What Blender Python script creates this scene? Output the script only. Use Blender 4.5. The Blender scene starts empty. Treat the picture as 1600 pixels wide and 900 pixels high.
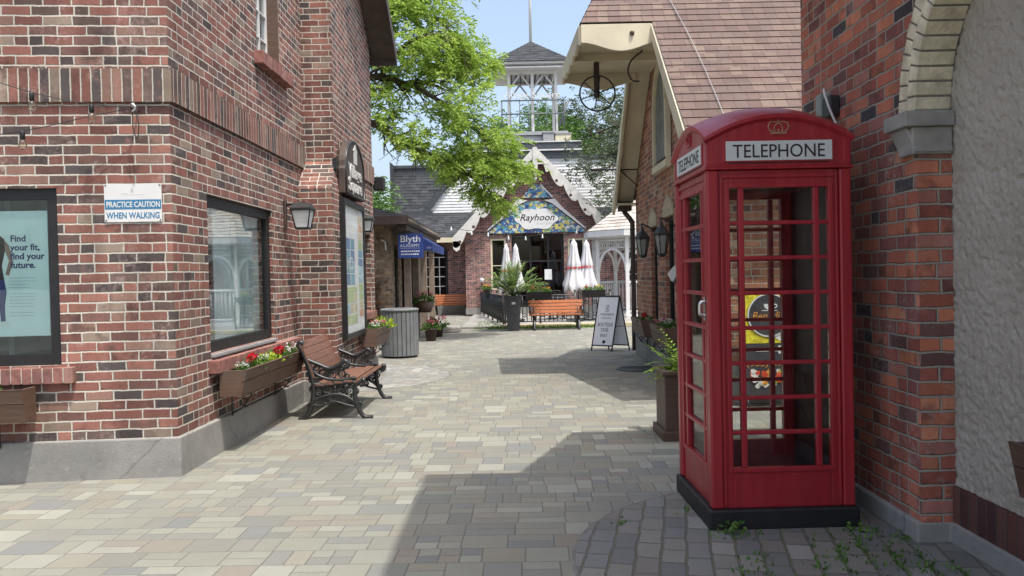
import bpy, math, random
from mathutils import Vector, Matrix, noise as mnoise
R = math.radians
scene = bpy.context.scene
col = scene.collection

# ---------------------------------------------------------------- camera, sky, sun, exposure
cam_d = bpy.data.cameras.new('camera'); cam = bpy.data.objects.new('camera', cam_d); col.objects.link(cam)
cam_d.sensor_width = 36.0; cam_d.lens = 36.0*1250/1600; cam_d.clip_end = 2000; cam_d.clip_start = .05
cam.matrix_world = Matrix.Translation((0, 0, 1.54)) @ Matrix.Rotation(R(90-.9), 4, 'X') @ Matrix.Rotation(R(-1.2), 4, 'Z')
scene.camera = cam
KX, KY = -.24, .30                                   # shadow offset per metre of height
sd = bpy.data.lights.new('sun', 'SUN'); sd.energy = 2.35; sd.angle = R(.5); sd.color = (1, .96, .90)
sun = bpy.data.objects.new('sun', sd); col.objects.link(sun)
sun.rotation_euler = Vector((KX, KY, -1)).to_track_quat('-Z', 'Y').to_euler()
w = bpy.data.worlds.new('World'); scene.world = w; w.use_nodes = True
wn = w.node_tree; bg = wn.nodes['Background']
sky = wn.nodes.new('ShaderNodeTexSky'); sky.sky_type = 'NISHITA'; sky.sun_disc = False
sky.sun_elevation = R(69); sky.sun_rotation = math.atan2(-KX, -KY)
sky.air_density = 1.0; sky.dust_density = 5.0; sky.ozone_density = 1.0; sky.altitude = 50
hs = wn.nodes.new('ShaderNodeHueSaturation'); hs.inputs['Saturation'].default_value = .93; hs.inputs['Value'].default_value = 1.12
wn.links.new(sky.outputs[0], hs.inputs['Color']); wn.links.new(hs.outputs[0], bg.inputs[0]); bg.inputs[1].default_value = .15
vs = scene.view_settings; vs.view_transform = 'Standard'; vs.look = 'None'; vs.exposure = 0.92; vs.gamma = 1
scene.cycles.max_bounces = 8; scene.cycles.transparent_max_bounces = 16

# ---------------------------------------------------------------- material helpers
class NT:
    def __init__(s, name):
        s.mat = bpy.data.materials.new(name); s.mat.use_nodes = True
        s.nt = s.mat.node_tree; s.p = s.nt.nodes['Principled BSDF']; s.out = s.nt.nodes['Material Output']
    def n(s, t, **k):
        x = s.nt.nodes.new('ShaderNode'+t)
        for a, b in k.items(): setattr(x, a, b)
        return x
    def put(s, sock, v):
        if v is None: return
        if isinstance(v, bpy.types.NodeSocket): s.nt.links.new(v, sock)
        elif isinstance(v, (tuple, list)) and sock.type == 'RGBA' and len(v) == 3: sock.default_value = (*v, 1)
        else: sock.default_value = v
    def m(s, op, a, b=None, c=None):
        x = s.n('Math', operation=op); s.put(x.inputs[0], a); s.put(x.inputs[1], b); s.put(x.inputs[2], c)
        return x.outputs[0]
    def uv(s):
        sp = s.n('SeparateXYZ'); s.nt.links.new(s.n('UVMap').outputs[0], sp.inputs[0])
        return sp.outputs[0], sp.outputs[1]
    def xyz(s, a, b, c=0.0):
        x = s.n('CombineXYZ'); s.put(x.inputs[0], a); s.put(x.inputs[1], b); s.put(x.inputs[2], c); return x.outputs[0]
    def obj(s): return s.n('TexCoord').outputs['Object']
    def noise(s, scale, detail=4, vec=None, rough=.55, col=False):
        x = s.n('TexNoise'); s.put(x.inputs['Vector'], vec if vec is not None else s.obj())
        x.inputs['Scale'].default_value = scale; x.inputs['Detail'].default_value = detail; x.inputs['Roughness'].default_value = rough
        return x.outputs[1 if col else 0]
    def rnd(s, vec, col=False):
        x = s.n('TexWhiteNoise', noise_dimensions='3D'); s.put(x.inputs['Vector'], vec); return x.outputs[1 if col else 0]
    def ramp(s, f, stops, interp='LINEAR'):
        x = s.n('ValToRGB'); x.color_ramp.interpolation = interp
        while len(x.color_ramp.elements) < len(stops): x.color_ramp.elements.new(.5)
        for e, (p, c) in zip(x.color_ramp.elements, stops):
            e.position = p; e.color = (*c, 1) if len(c) == 3 else c
        s.put(x.inputs[0], f); return x.outputs[0]
    def mix(s, f, a, b, mode='MIX'):
        x = s.n('Mix', data_type='RGBA', blend_type=mode); s.put(x.inputs[0], f); s.put(x.inputs[6], a); s.put(x.inputs[7], b); return x.outputs[2]
    def step(s, x, lo, hi):
        y = s.n('MapRange', interpolation_type='SMOOTHSTEP'); s.put(y.inputs[0], x); y.inputs[1].default_value = lo; y.inputs[2].default_value = hi
        return y.outputs[0]
    def bump(s, h, strength=.5, dist=.01):
        b = s.n('Bump'); b.inputs['Strength'].default_value = strength; b.inputs['Distance'].default_value = dist
        s.put(b.inputs['Height'], h); s.put(s.p.inputs['Normal'], b.outputs[0])
    def fin(s, base=None, rough=None, metal=None, spec=None):
        s.put(s.p.inputs['Base Color'], base); s.put(s.p.inputs['Roughness'], rough); s.put(s.p.inputs['Metallic'], metal)
        s.put(s.p.inputs['Specular IOR Level'], spec); return s.mat

def plain(name, c, rough=.6, var=.22, scale=6, bump=.15, bscale=90, bdist=.002, metal=0, spec=.4):
    t = NT(name); f = t.noise(scale, 5)
    lo = tuple(x*(1-var) for x in c); hi = tuple(min(1, x*(1+var)) for x in c)
    base = t.ramp(f, [(.3, lo), (.7, hi)])
    if bump: t.bump(t.noise(bscale, 4), bump, bdist)
    rr = t.m('MULTIPLY_ADD', t.noise(scale*2.3, 3), .25, rough-.12)
    return t.fin(base, rr, metal, spec)

def wood(name, c, rough=.6, sx=(1, 1, 1), var=.3, bump=.3):
    t = NT(name); u, v = t.uv()
    f = t.noise(1, 6, t.xyz(t.m('MULTIPLY', u, sx[0]*3.0), t.m('MULTIPLY', v, sx[1]*60.0)))
    lo = tuple(x*(1-var) for x in c); hi = tuple(x*(1+var) for x in c)
    b = t.ramp(f, [(.3, lo), (.7, hi)]); b = t.mix(t.step(t.noise(3, 4), .5, .75), b, tuple(x*.75+.03 for x in c))
    t.bump(f, bump, .003); return t.fin(b, rough, 0, .35)

def brick(name, w, h, mort, cols, mcol, soldier=False, wob=.005, pale=.0, palecol=(.5, .45, .4), bdist=.008, seed=0., vmul=1.):
    t = NT(name); u, v = t.uv()
    if soldier: u, v = v, u; 
    wv = t.noise(9, 3, col=True)
    sp = t.n('SeparateXYZ'); t.put(sp.inputs[0], wv)
    u = t.m('ADD', u, t.m('MULTIPLY_ADD', sp.outputs[0], wob*2, -wob)); v = t.m('ADD', v, t.m('MULTIPLY_ADD', sp.outputs[1], wob*2, -wob))
    q = t.m('DIVIDE', v, h); row = t.m('FLOOR', q); fv = t.m('FRACT', q)
    rj = t.rnd(t.xyz(row, 3.3+seed, 1.7))
    off = 0.0 if soldier else t.m('ADD', t.m('MULTIPLY', t.m('FLOORED_MODULO', row, 2.0), .5), t.m('MULTIPLY', rj, .12))
    uu = t.m('ADD', t.m('DIVIDE', u, w), off); idn = t.m('FLOOR', uu); fu = t.m('FRACT', uu)
    # some stretchers are split into two headers
    hs = t.m('LESS_THAN', t.rnd(t.xyz(idn, row, 9.1+seed)), 0.0 if soldier else .13)
    fu2 = t.m('FRACT', t.m('MULTIPLY', fu, 2.0)); half = t.m('FLOOR', t.m('MULTIPLY', fu, 2.0))
    du1 = t.m('MULTIPLY', t.m('MINIMUM', fu, t.m('SUBTRACT', 1.0, fu)), w)
    du2 = t.m('MULTIPLY', t.m('MINIMUM', fu2, t.m('SUBTRACT', 1.0, fu2)), w*.5)
    du = t.m('ADD', t.m('MULTIPLY', du1, t.m('SUBTRACT', 1.0, hs)), t.m('MULTIPLY', du2, hs))
    dv = t.m('MULTIPLY', t.m('MINIMUM', fv, t.m('SUBTRACT', 1.0, fv)), h)
    d = t.m('ADD', t.m('MINIMUM', du, dv), t.m('MULTIPLY_ADD', t.noise(55, 3), .007, -.0035))
    mask = t.step(d, mort*.5-.0025, mort*.5+.0025)
    hid = t.xyz(t.m('ADD', idn, t.m('MULTIPLY', t.m('MULTIPLY', half, hs), .37)), row, seed)
    c = t.ramp(t.rnd(hid), cols, 'CONSTANT')
    hr = t.rnd(t.xyz(idn, row, 77.7+seed)); hb = t.rnd(t.xyz(idn, row, 55.5+seed))
    burnt = t.m('MULTIPLY', t.step(t.noise(7, 4), .48, .68), t.step(hb, .45, .8)); c = t.mix(t.m('MULTIPLY', burnt, .75), c, tuple(x*.22+.018 for x in cols[0][1]))
    hot = t.m('MULTIPLY', t.step(t.noise(10, 3), .5, .7), t.step(hb, .25, .05)); c = t.mix(t.m('MULTIPLY', hot, .5), c, tuple(min(.6, x*1.35) for x in cols[0][1]))
    g = t.noise(38, 6, rough=.7); g2 = t.noise(130, 3)
    k = t.m('ADD', t.m('MULTIPLY_ADD', hr, .45, .5), t.m('MULTIPLY', t.m('ADD', g, g2), .32))
    c = t.mix(1.0, c, t.xyz(k, k, k), 'MULTIPLY')
    if pale: 
        pf = t.m('MULTIPLY', t.step(t.noise(2.2, 5), .45, .75), t.step(t.noise(24, 6, rough=.7), .42, .7))
        c = t.mix(t.m('MULTIPLY', pf, pale), c, palecol)
    mc = t.mix(t.noise(14, 4), tuple(x*.75 for x in mcol), tuple(min(1, x*1.15) for x in mcol))
    b = t.mix(mask, mc, c)
    big = t.m('MULTIPLY_ADD', t.noise(.7, 4), .5, .75); b = t.mix(1.0, b, t.xyz(big, big, big), 'MULTIPLY')
    sk = t.m('MULTIPLY_ADD', t.step(t.noise(1, 5, t.xyz(t.m('MULTIPLY', u, 5.0), t.m('MULTIPLY', v, .35))), .35, .65), .26, .83); b = t.mix(1.0, b, t.xyz(sk, sk, sk), 'MULTIPLY')
    smear = t.m('MULTIPLY', t.step(t.noise(6, 6, rough=.75), .60, .70), .35); b = t.mix(smear, b, mcol)
    t.bump(t.m('ADD', t.m('MULTIPLY', mask, t.m('MULTIPLY_ADD', hr, .3, .8)), t.m('MULTIPLY', g, .35)), .9, bdist)
    return t.fin(b, .88, 0, .25)

def paver(name, cell, cols, jointcol, joint=.006, rot=0., wob=.003, bd=.006, seed=0., split=True, asp=1.35):
    t = NT(name); u, v = t.uv()
    if rot:
        c0, s0 = math.cos(rot), math.sin(rot)
        u, v = t.m('ADD', t.m('MULTIPLY', u, c0), t.m('MULTIPLY', v, -s0)), t.m('ADD', t.m('MULTIPLY', u, s0), t.m('MULTIPLY', v, c0))
    if wob:
        sp = t.n('SeparateXYZ'); t.put(sp.inputs[0], t.noise(5, 3, col=True))
        u = t.m('ADD', u, t.m('MULTIPLY_ADD', sp.outputs[0], wob*2, -wob)); v = t.m('ADD', v, t.m('MULTIPLY_ADD', sp.outputs[1], wob*2, -wob))
    q = t.m('DIVIDE', v, cell); row = t.m('FLOOR', q); fv = t.m('FRACT', q)
    r1 = t.rnd(t.xyz(row, 1.3+seed, 4.1)); r2 = t.rnd(t.xyz(row, 8.3+seed, 2.1))
    wd = t.m('MULTIPLY', t.m('MULTIPLY_ADD', r1, .5, asp-.25), cell)
    uu = t.m('ADD', t.m('DIVIDE', u, wd), t.m('MULTIPLY', r2, 5.0)); ci = t.m('FLOOR', uu); fu = t.m('FRACT', uu)
    s1 = t.rnd(t.xyz(ci, row, 5.5+seed)); s2 = t.rnd(t.xyz(ci, row, 15.5+seed))
    nv = t.m('ADD', 1.0, t.m('LESS_THAN', s1, .38 if split else 0.)); nu = t.m('ADD', 1.0, t.m('LESS_THAN', s2, .30 if split else 0.))
    av = t.m('MULTIPLY', fv, nv); au = t.m('MULTIPLY', fu, nu)
    iv = t.m('FLOOR', av); iu = t.m('FLOOR', au); gv = t.m('FRACT', av); gu = t.m('FRACT', au)
    dv = t.m('DIVIDE', t.m('MULTIPLY', t.m('MINIMUM', gv, t.m('SUBTRACT', 1.0, gv)), cell), nv)
    du = t.m('DIVIDE', t.m('MULTIPLY', t.m('MINIMUM', gu, t.m('SUBTRACT', 1.0, gu)), wd), nu)
    d = t.m('ADD', t.m('MINIMUM', du, dv), t.m('MULTIPLY_ADD', t.noise(40, 4), .008, -.004))
    mask = t.step(d, joint*.5-.002, joint*.5+.002)
    hid = t.xyz(t.m('MULTIPLY_ADD', iu, .31, ci), t.m('MULTIPLY_ADD', iv, .43, row), seed+2.2)
    c = t.ramp(t.rnd(hid), cols, 'CONSTANT')
    hr = t.rnd(t.xyz(t.m('MULTIPLY_ADD', iu, .31, ci), t.m('MULTIPLY_ADD', iv, .43, row), seed+32.2))
    g = t.noise(45, 6, rough=.75); g3 = t.noise(7, 4)
    k = t.m('ADD', t.m('MULTIPLY_ADD', hr, .13, .765), t.m('ADD', t.m('MULTIPLY', g, .22), t.m('MULTIPLY', g3, .16)))
    c = t.mix(1.0, c, t.xyz(k, k, k), 'MULTIPLY')
    b = t.mix(mask, jointcol, c)
    dirt = t.step(t.noise(.55, 6, rough=.65), .42, .75)
    b = t.mix(t.m('MULTIPLY', dirt, .42), b, (.16, .155, .135))
    sp2 = t.step(t.noise(16, 3), .735, .76); b = t.mix(t.m('MULTIPLY', sp2, .55), b, (.10, .09, .075))
    t.bump(t.m('ADD', t.m('MULTIPLY', mask, t.m('MULTIPLY_ADD', hr, .35, .7)), t.m('MULTIPLY', g, .25)), .7, bd)
    return t.fin(b, .85, 0, .3)

def shingle(name, cols, tab=.17, course=.128, seed=0.):
    t = NT(name); u, v = t.uv()
    row = t.m('FLOOR', t.m('DIVIDE', v, course)); r = t.rnd(t.xyz(row, seed, 3.3))
    uu = t.m('ADD', t.m('DIVIDE', u, tab), t.m('MULTIPLY', r, 7.0)); i = t.m('FLOOR', uu); fu = t.m('FRACT', uu)
    c = t.ramp(t.rnd(t.xyz(i, row, seed+1.)), cols); g = t.noise(160, 3); g2 = t.noise(1.4, 4)
    k = t.m('ADD', t.m('MULTIPLY_ADD', g, .5, .5), t.m('MULTIPLY', g2, .5)); c = t.mix(1.0, c, t.xyz(k, k, k), 'MULTIPLY')
    e = t.step(t.m('MINIMUM', fu, t.m('SUBTRACT', 1.0, fu)), .012, .04); c = t.mix(e, tuple(x*.72 for x in cols[0][1]), c)
    t.bump(t.m('ADD', g, t.m('MULTIPLY', e, .5)), .5, .004); return t.fin(c, .95, 0, .2)

def leafmat(name, a, b, c, trans=.35, rough=.55):
    t = NT(name); g = t.n('NewGeometry'); base = t.ramp(g.outputs['Random Per Island'], [(0, a), (.5, b), (1, c)])
    t.fin(base, rough, 0, .35); tr = t.n('BsdfTranslucent'); t.put(tr.inputs[0], base)
    mx = t.n('MixShader'); mx.inputs[0].default_value = trans
    t.nt.links.new(t.p.outputs[0], mx.inputs[1]); t.nt.links.new(tr.outputs[0], mx.inputs[2]); t.nt.links.new(mx.outputs[0], t.out.inputs[0])
    return t.mat

def glass(name, tint=(.8, .87, .86), boost=1.6, base=.03, wob=.0):
    t = NT(name); tr = t.n('BsdfTransparent'); t.put(tr.inputs[0], tint); gl = t.n('BsdfGlossy'); gl.inputs['Roughness'].default_value = .015
    fr = t.n('Fresnel'); fr.inputs[0].default_value = 1.5
    if wob:
        b = t.n('Bump'); b.inputs['Strength'].default_value = wob; b.inputs['Distance'].default_value = .01
        t.put(b.inputs['Height'], t.noise(1.6, 2)); t.put(gl.inputs['Normal'], b.outputs[0])
    f = t.m('MINIMUM', t.m('MULTIPLY_ADD', fr.outputs[0], boost, base), 1.0)
    mx = t.n('MixShader'); t.put(mx.inputs[0], f); t.nt.links.new(tr.outputs[0], mx.inputs[1]); t.nt.links.new(gl.outputs[0], mx.inputs[2])
    t.nt.links.new(mx.outputs[0], t.out.inputs[0]); return t.mat

# ---------------------------------------------------------------- mesh helpers
class MB:
    def __init__(s): s.v = []; s.f = []; s.mi = []; s.cur = 0; s.sm = []; s.smooth = False; s.X = None
    def add(s, vs, fs):
        b = len(s.v)
        if s.X is not None: vs = [s.X @ Vector(p) for p in vs]
        s.v += [tuple(p) for p in vs]
        for f in fs: s.f.append(tuple(b+i for i in f)); s.mi.append(s.cur); s.sm.append(s.smooth)
        return s
    def quad(s, a, b, c, d): return s.add([a, b, c, d], [(0, 1, 2, 3)])
    def poly(s, pts): return s.add(pts, [tuple(range(len(pts)))])
    def box(s, x0, x1, y0, y1, z0, z1):
        return s.add([(x, y, z) for z in (z0, z1) for y in (y0, y1) for x in (x0, x1)],
                     [(0, 2, 3, 1), (4, 5, 7, 6), (0, 1, 5, 4), (2, 6, 7, 3), (0, 4, 6, 2), (1, 3, 7, 5)])
    def lbox(s, fr, s0, s1, d0, d1, z0, z1):
        o, d, n = fr
        P = lambda a, b, z: (o[0]+d[0]*a+n[0]*b, o[1]+d[1]*a+n[1]*b, z)
        return s.add([P(a, b, z) for z in (z0, z1) for b in (d1, d0) for a in (s0, s1)],
                     [(0, 2, 3, 1), (4, 5, 7, 6), (0, 1, 5, 4), (2, 6, 7, 3), (0, 4, 6, 2), (1, 3, 7, 5)])
    def prism(s, pts, off):
        # extrude a 3D polygon by the vector off
        n = len(pts); o = Vector(off); P = [Vector(p) for p in pts]
        nrm = Vector((0, 0, 0))
        for i in range(n): nrm += P[i].cross(P[(i+1) % n])
        if nrm.dot(o) > 0: P = P[::-1]
        vs = P+[p+o for p in P]
        fs = [tuple(range(n)), tuple(range(2*n-1, n-1, -1))]+[((i+1) % n, i, n+i, n+(i+1) % n) for i in range(n)]
        return s.add(vs, fs)
    def tube(s, pts, r, seg=8, closed=False):
        P = [Vector(p) for p in pts]; n = len(P)
        rr = r if isinstance(r, (list, tuple)) else [r]*n
        vs = []; up = None
        for i in range(n):
            if closed: t = P[(i+1) % n]-P[i-1]
            else: t = P[min(i+1, n-1)]-P[max(i-1, 0)]
            if t.length < 1e-9: t = Vector((0, 0, 1))
            t.normalize()
            if up is None:
                up = Vector((0, 0, 1)) if abs(t.z) < .9 else Vector((1, 0, 0))
            up = up-t*up.dot(t)
            if up.length < 1e-6: up = t.orthogonal()
            up.normalize(); q = t.cross(up)
            for k in range(seg):
                a = 2*math.pi*k/seg; vs.append(P[i]+(up*math.cos(a)+q*math.sin(a))*rr[i])
        fs = []
        for i in range(n if closed else n-1):
            j = (i+1) % n
            for k in range(seg):
                l = (k+1) % seg; fs.append((i*seg+k, i*seg+l, j*seg+l, j*seg+k))
        if not closed: fs += [tuple(range(seg))[::-1], tuple((n-1)*seg+k for k in range(seg))]
        sm = s.smooth; s.smooth = True; s.add(vs, fs); s.smooth = sm; return s
    def lathe(s, c, prof, seg=16, rot=0., caps=True, sm=True):
        vs = []; n = len(prof)
        for r, z in prof:
            for k in range(seg):
                a = 2*math.pi*k/seg+rot; vs.append((c[0]+r*math.cos(a), c[1]+r*math.sin(a), c[2]+z))
        fs = [(i*seg+k, i*seg+(k+1) % seg, (i+1)*seg+(k+1) % seg, (i+1)*seg+k) for i in range(n-1) for k in range(seg)]
        if caps: fs += [tuple(range(seg))[::-1], tuple((n-1)*seg+k for k in range(seg))]
        o = s.smooth; s.smooth = sm; s.add(vs, fs); s.smooth = o; return s
    def build(s, name, mats, parent=None, local=False, bevel=0, auto=True):
        me = bpy.data.meshes.new(name); off = Vector((0, 0, 0))
        if parent is not None and not local:
            p = parent
            while p is not None: off = off+Vector(p.location); p = p.parent
        me.from_pydata([Vector(p)-off for p in s.v], [], s.f)
        for m in (mats if isinstance(mats, (list, tuple)) else [mats]): me.materials.append(m)
        me.polygons.foreach_set('material_index', s.mi); me.polygons.foreach_set('use_smooth', s.sm)
        uvl = me.uv_layers.new(name='UVMap'); 
        buf = [0.0]*(2*len(me.loops)); V = s.v; Z = Vector((0, 0, 1))
        for po in me.polygons:
            nn = po.normal
            if abs(nn.z) > .985: T, B = Vector((1, 0, 0)), Vector((0, 1, 0))
            else: T = Z.cross(nn).normalized(); B = nn.cross(T)
            for li in po.loop_indices:
                q = Vector(V[me.loops[li].vertex_index]); buf[2*li] = q.dot(T); buf[2*li+1] = q.dot(B)
        uvl.data.foreach_set('uv', buf)
        o = bpy.data.objects.new(name, me); col.objects.link(o)
        if parent is not None: o.parent = parent
        if bevel:
            b = o.modifiers.new('bevel', 'BEVEL'); b.width = bevel; b.segments = 2; b.limit_method = 'ANGLE'; b.angle_limit = R(40)
        return o

def tag(o, label=None, cat=None, group=None, kind=None):
    if label: o['label'] = label
    if cat: o['category'] = cat
    if group: o['group'] = group
    if kind: o['kind'] = kind
    return o
def thing(name, label, cat, loc=(0, 0, 0), group=None, rz=0.):
    o = bpy.data.objects.new(name, None); col.objects.link(o); o.location = loc; o.rotation_euler = (0, 0, rz); o.empty_display_size = .2
    return tag(o, label, cat, group)
def copy_tree(o, parent=None):
    c = o.copy(); col.objects.link(c)
    if parent is not None: c.parent = parent
    for ch in list(o.children): copy_tree(ch, c)
    return c
def frame(p0, p1):
    d = Vector((p1[0]-p0[0], p1[1]-p0[1])); L = d.length; d.normalize()
    return ((p0[0], p0[1]), (d.x, d.y), (d.y, -d.x)), L
def wall(mb, p0, p1, z0, z1, holes=(), depth=.12):
    fr, L = frame(p0, p1); o, d, n = fr
    P = lambda a, z, b=0.: (o[0]+d[0]*a+n[0]*b, o[1]+d[1]*a+n[1]*b, z)
    ss = sorted({0., L}|{h[i] for h in holes for i in (0, 1)}); zz = sorted({z0, z1}|{h[i] for h in holes for i in (2, 3)})
    ss = [a for a in ss if 0 <= a <= L]; zz = [a for a in zz if z0 <= a <= z1]
    for a, b in zip(ss, ss[1:]):
        for c, e in zip(zz, zz[1:]):
            ms, mz = (a+b)/2, (c+e)/2
            if any(h[0] < ms < h[1] and h[2] < mz < h[3] for h in holes): continue
            mb.quad(P(a, c), P(b, c), P(b, e), P(a, e))
    for a, b, c, e in holes:
        mb.quad(P(a, c), P(a, e), P(a, e, -depth), P(a, c, -depth)); mb.quad(P(b, e), P(b, c), P(b, c, -depth), P(b, e, -depth))
        mb.quad(P(a, e), P(b, e), P(b, e, -depth), P(a, e, -depth))
        if c > z0: mb.quad(P(b, c), P(a, c), P(a, c, -depth), P(b, c, -depth))
    return fr
def window(parent, fr, s0, s1, z0, z1, fw, inset, fm, gm, vert=(), horz=(), bar=.02, name='window', th=.06, backing=None):
    mb = MB(); i = inset
    mb.lbox(fr, s0, s0+fw, -i-th, -i, z0, z1); mb.lbox(fr, s1-fw, s1, -i-th, -i, z0, z1)
    mb.lbox(fr, s0+fw, s1-fw, -i-th, -i, z1-fw, z1); mb.lbox(fr, s0+fw, s1-fw, -i-th, -i, z0, z0+fw)
    for f in vert:
        c = s0+(s1-s0)*f; mb.lbox(fr, c-bar/2, c+bar/2, -i-th*.8, -i-.006, z0+fw, z1-fw)
    for f in horz:
        c = z0+(z1-z0)*f; mb.lbox(fr, s0+fw, s1-fw, -i-th*.8+.002, -i-.008, c-bar/2, c+bar/2)
    o = mb.build(name, fm, parent)
    g = MB(); g.lbox(fr, s0+fw*.8, s1-fw*.8, -i-th*.55, -i-th*.45, z0+fw*.8, z1-fw*.8); g.build('pane', gm, o)
    return o
def roof_courses(mb, a0, a1, b0, b1, n, lift=.014):
    a0, a1, b0, b1 = map(Vector, (a0, a1, b0, b1)); nm = (a1-a0).cross(b0-a0).normalized()
    if nm.z < 0: nm = -nm
    for i in range(n):
        t0, t1 = i/n, (i+1)/n
        l0, l1 = a0.lerp(b0, t0)+nm*lift, a1.lerp(b1, t0)+nm*lift; u0, u1 = a0.lerp(b0, t1)+nm*.001, a1.lerp(b1, t1)+nm*.001
        mb.quad(l0, l1, u1, u0); mb.quad(a0.lerp(b0, t0), a1.lerp(b1, t0), l1, l0)
def text(body, o, r, up, size, mat, parent, width=None, name='lettering', ext=.0015, shear=0., align='LEFT', bold=0., local=False):
    cu = bpy.data.curves.new('t', 'FONT'); cu.body = body; cu.size = 1; cu.shear = shear; cu.align_x = align; cu.offset = bold; cu.resolution_u = 3
    to = bpy.data.objects.new('t', cu); col.objects.link(to)
    dg = bpy.context.evaluated_depsgraph_get(); me = bpy.data.meshes.new_from_object(to.evaluated_get(dg))
    bpy.data.objects.remove(to); bpy.data.curves.remove(cu)
    xs = [v.co.x for v in me.vertices]; wd = max(xs)-min(xs)
    sx = size if width is None else width/wd
    r = Vector(r).normalized(); up = Vector(up).normalized(); nn = r.cross(up); o = Vector(o)
    mb = MB(); vs = [v.co.copy() for v in me.vertices]; n = len(vs)
    F = [tuple(p.vertices) for p in me.polygons]
    # extruded letter: front faces and sides along the open edges
    cnt = {}
    for f in F:
        for a, b in zip(f, f[1:]+f[:1]): cnt[(a, b)] = 1
    front = [o+r*(p.x*sx)+up*(p.y*size)+nn*ext for p in vs]; back = [o+r*(p.x*sx)+up*(p.y*size) for p in vs]
    if F:
        q = me.polygons[0].normal.z
        if q < 0: F = [f[::-1] for f in F]; cnt = {(b, a): 1 for (a, b) in cnt}
    sides = [(a, b, b+n, a+n)[::-1] for (a, b) in cnt if (b, a) not in cnt]
    mb.add(front+back, F+sides); bpy.data.meshes.remove(me)
    return mb.build(name, mat, parent, local=local)
def ell(cx, cz, rx, rz, n=24, y=0., a0=0., a1=2*math.pi):
    return [(cx+rx*math.cos(a0+(a1-a0)*k/n), y, cz+rz*math.sin(a0+(a1-a0)*k/n)) for k in range(n if abs(a1-a0) > 6.28 else n+1)]
def spiral(cx, cz, r0, r1, a0, a1, n=22, y=0.):
    return [(cx+(r0+(r1-r0)*k/n)*math.cos(a0+(a1-a0)*k/n), y, cz+(r0+(r1-r0)*k/n)*math.sin(a0+(a1-a0)*k/n)) for k in range(n+1)]
def bez(pts, n=8):
    # Catmull-Rom through the points
    P = [Vector(p) for p in pts]; P = [P[0]*2-P[1]]+P+[P[-1]*2-P[-2]]; out = []
    for i in range(1, len(P)-2):
        for k in range(n):
            t = k/n; a, b, c, d = P[i-1], P[i], P[i+1], P[i+2]
            out.append(.5*((2*b)+(c-a)*t+(2*a-5*b+4*c-d)*t*t+(3*b-a-3*c+d)*t**3))
    out.append(P[-2]); return out
def leaf(mb, c, d, L, W, up=None, bend=.2):
    d = Vector(d).normalized(); c = Vector(c); s = d.cross(up if up is not None else Vector((random.gauss(0, 1), random.gauss(0, 1), random.gauss(0, 1))))
    if s.length < 1e-4: s = d.orthogonal()
    s.normalize(); nn = s.cross(d)
    mb.add([c, c+d*L*.45+s*W*.5+nn*L*bend*.3, c+d*L-nn*L*bend*.3, c+d*L*.45-s*W*.5+nn*L*bend*.3], [(0, 1, 2, 3)])

# ---------------------------------------------------------------- materials
m = {}
RED = [(0, (0.219, 0.096, 0.075)), (.20, (0.177, 0.079, 0.064)), (.40, (0.251, 0.118, 0.089)), (.53, (0.144, 0.077, 0.064)), (.64, (0.214, 0.127, 0.098)), (.74, (0.112, 0.077, 0.067)), (.84, (0.070, 0.059, 0.057)), (.94, (0.235, 0.186, 0.144))]
m['brick_left'] = brick('brick_left', .218, .0775, .013, RED, (.52, .49, .42), wob=.008, pale=.8, palecol=(.40, .30, .27))
m['brick_left_soldier'] = brick('brick_left_soldier', 1.7, .0775, .013, RED, (.50, .46, .38), soldier=True, pale=.55, palecol=(.46, .33, .28), seed=3)
RED1 = [(0, (.36, .115, .075)), (.25, (.27, .085, .062)), (.45, (.42, .145, .085)), (.58, (.20, .075, .065)), (.70, (.45, .17, .095)), (.80, (.31, .13, .10)), (.88, (.14, .070, .064)), (.95, (.06, .052, .055))]
m['brick_right'] = brick('brick_right', .222, .082, .014, RED1, (.34, .30, .25), wob=.011, pale=.5, bdist=.016, seed=11)
m['brick_jamb'] = brick('brick_jamb', .25, .082, .014, RED1, (.34, .30, .25), wob=.011, pale=.5, bdist=.016, seed=12)
m['brick_right_soldier'] = brick('brick_right_soldier', .5, .082, .010, [(0, (.10, .042, .036)), (.5, (.075, .036, .034)), (.8, (.12, .055, .045))], (.09, .075, .065), soldier=True, seed=13)
m['brick_gable'] = brick('brick_gable', .222, .082, .013, [(0, (.34, .15, .085)), (.3, (.28, .11, .07)), (.55, (.40, .19, .11)), (.75, (.22, .095, .07)), (.86, (.15, .085, .07)), (.94, (.36, .25, .17))], (.42, .37, .29), pale=.4, seed=21)
m['brick_front'] = brick('brick_front', .218, .0775, .013, [(0, (.25, .115, .10)), (.3, (.20, .09, .08)), (.55, (.30, .15, .125)), (.75, (.14, .075, .07)), (.9, (.09, .065, .065))], (.40, .37, .33), pale=.3, seed=31)
m['brick_brown'] = brick('brick_brown', .20, .068, .009, [(0, (.22, .165, .115)), (.3, (.18, .13, .09)), (.55, (.26, .195, .135)), (.8, (.14, .105, .075))], (.24, .20, .155), seed=41)
m['brick_yellow'] = plain('brick_yellow', (.55, .49, .35), .85, .35, 9, .8, 45, .010)
m['mortar_dark'] = plain('mortar_dark', (.16, .145, .125), .95, .2, 20, .5, 90, .004)
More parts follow.
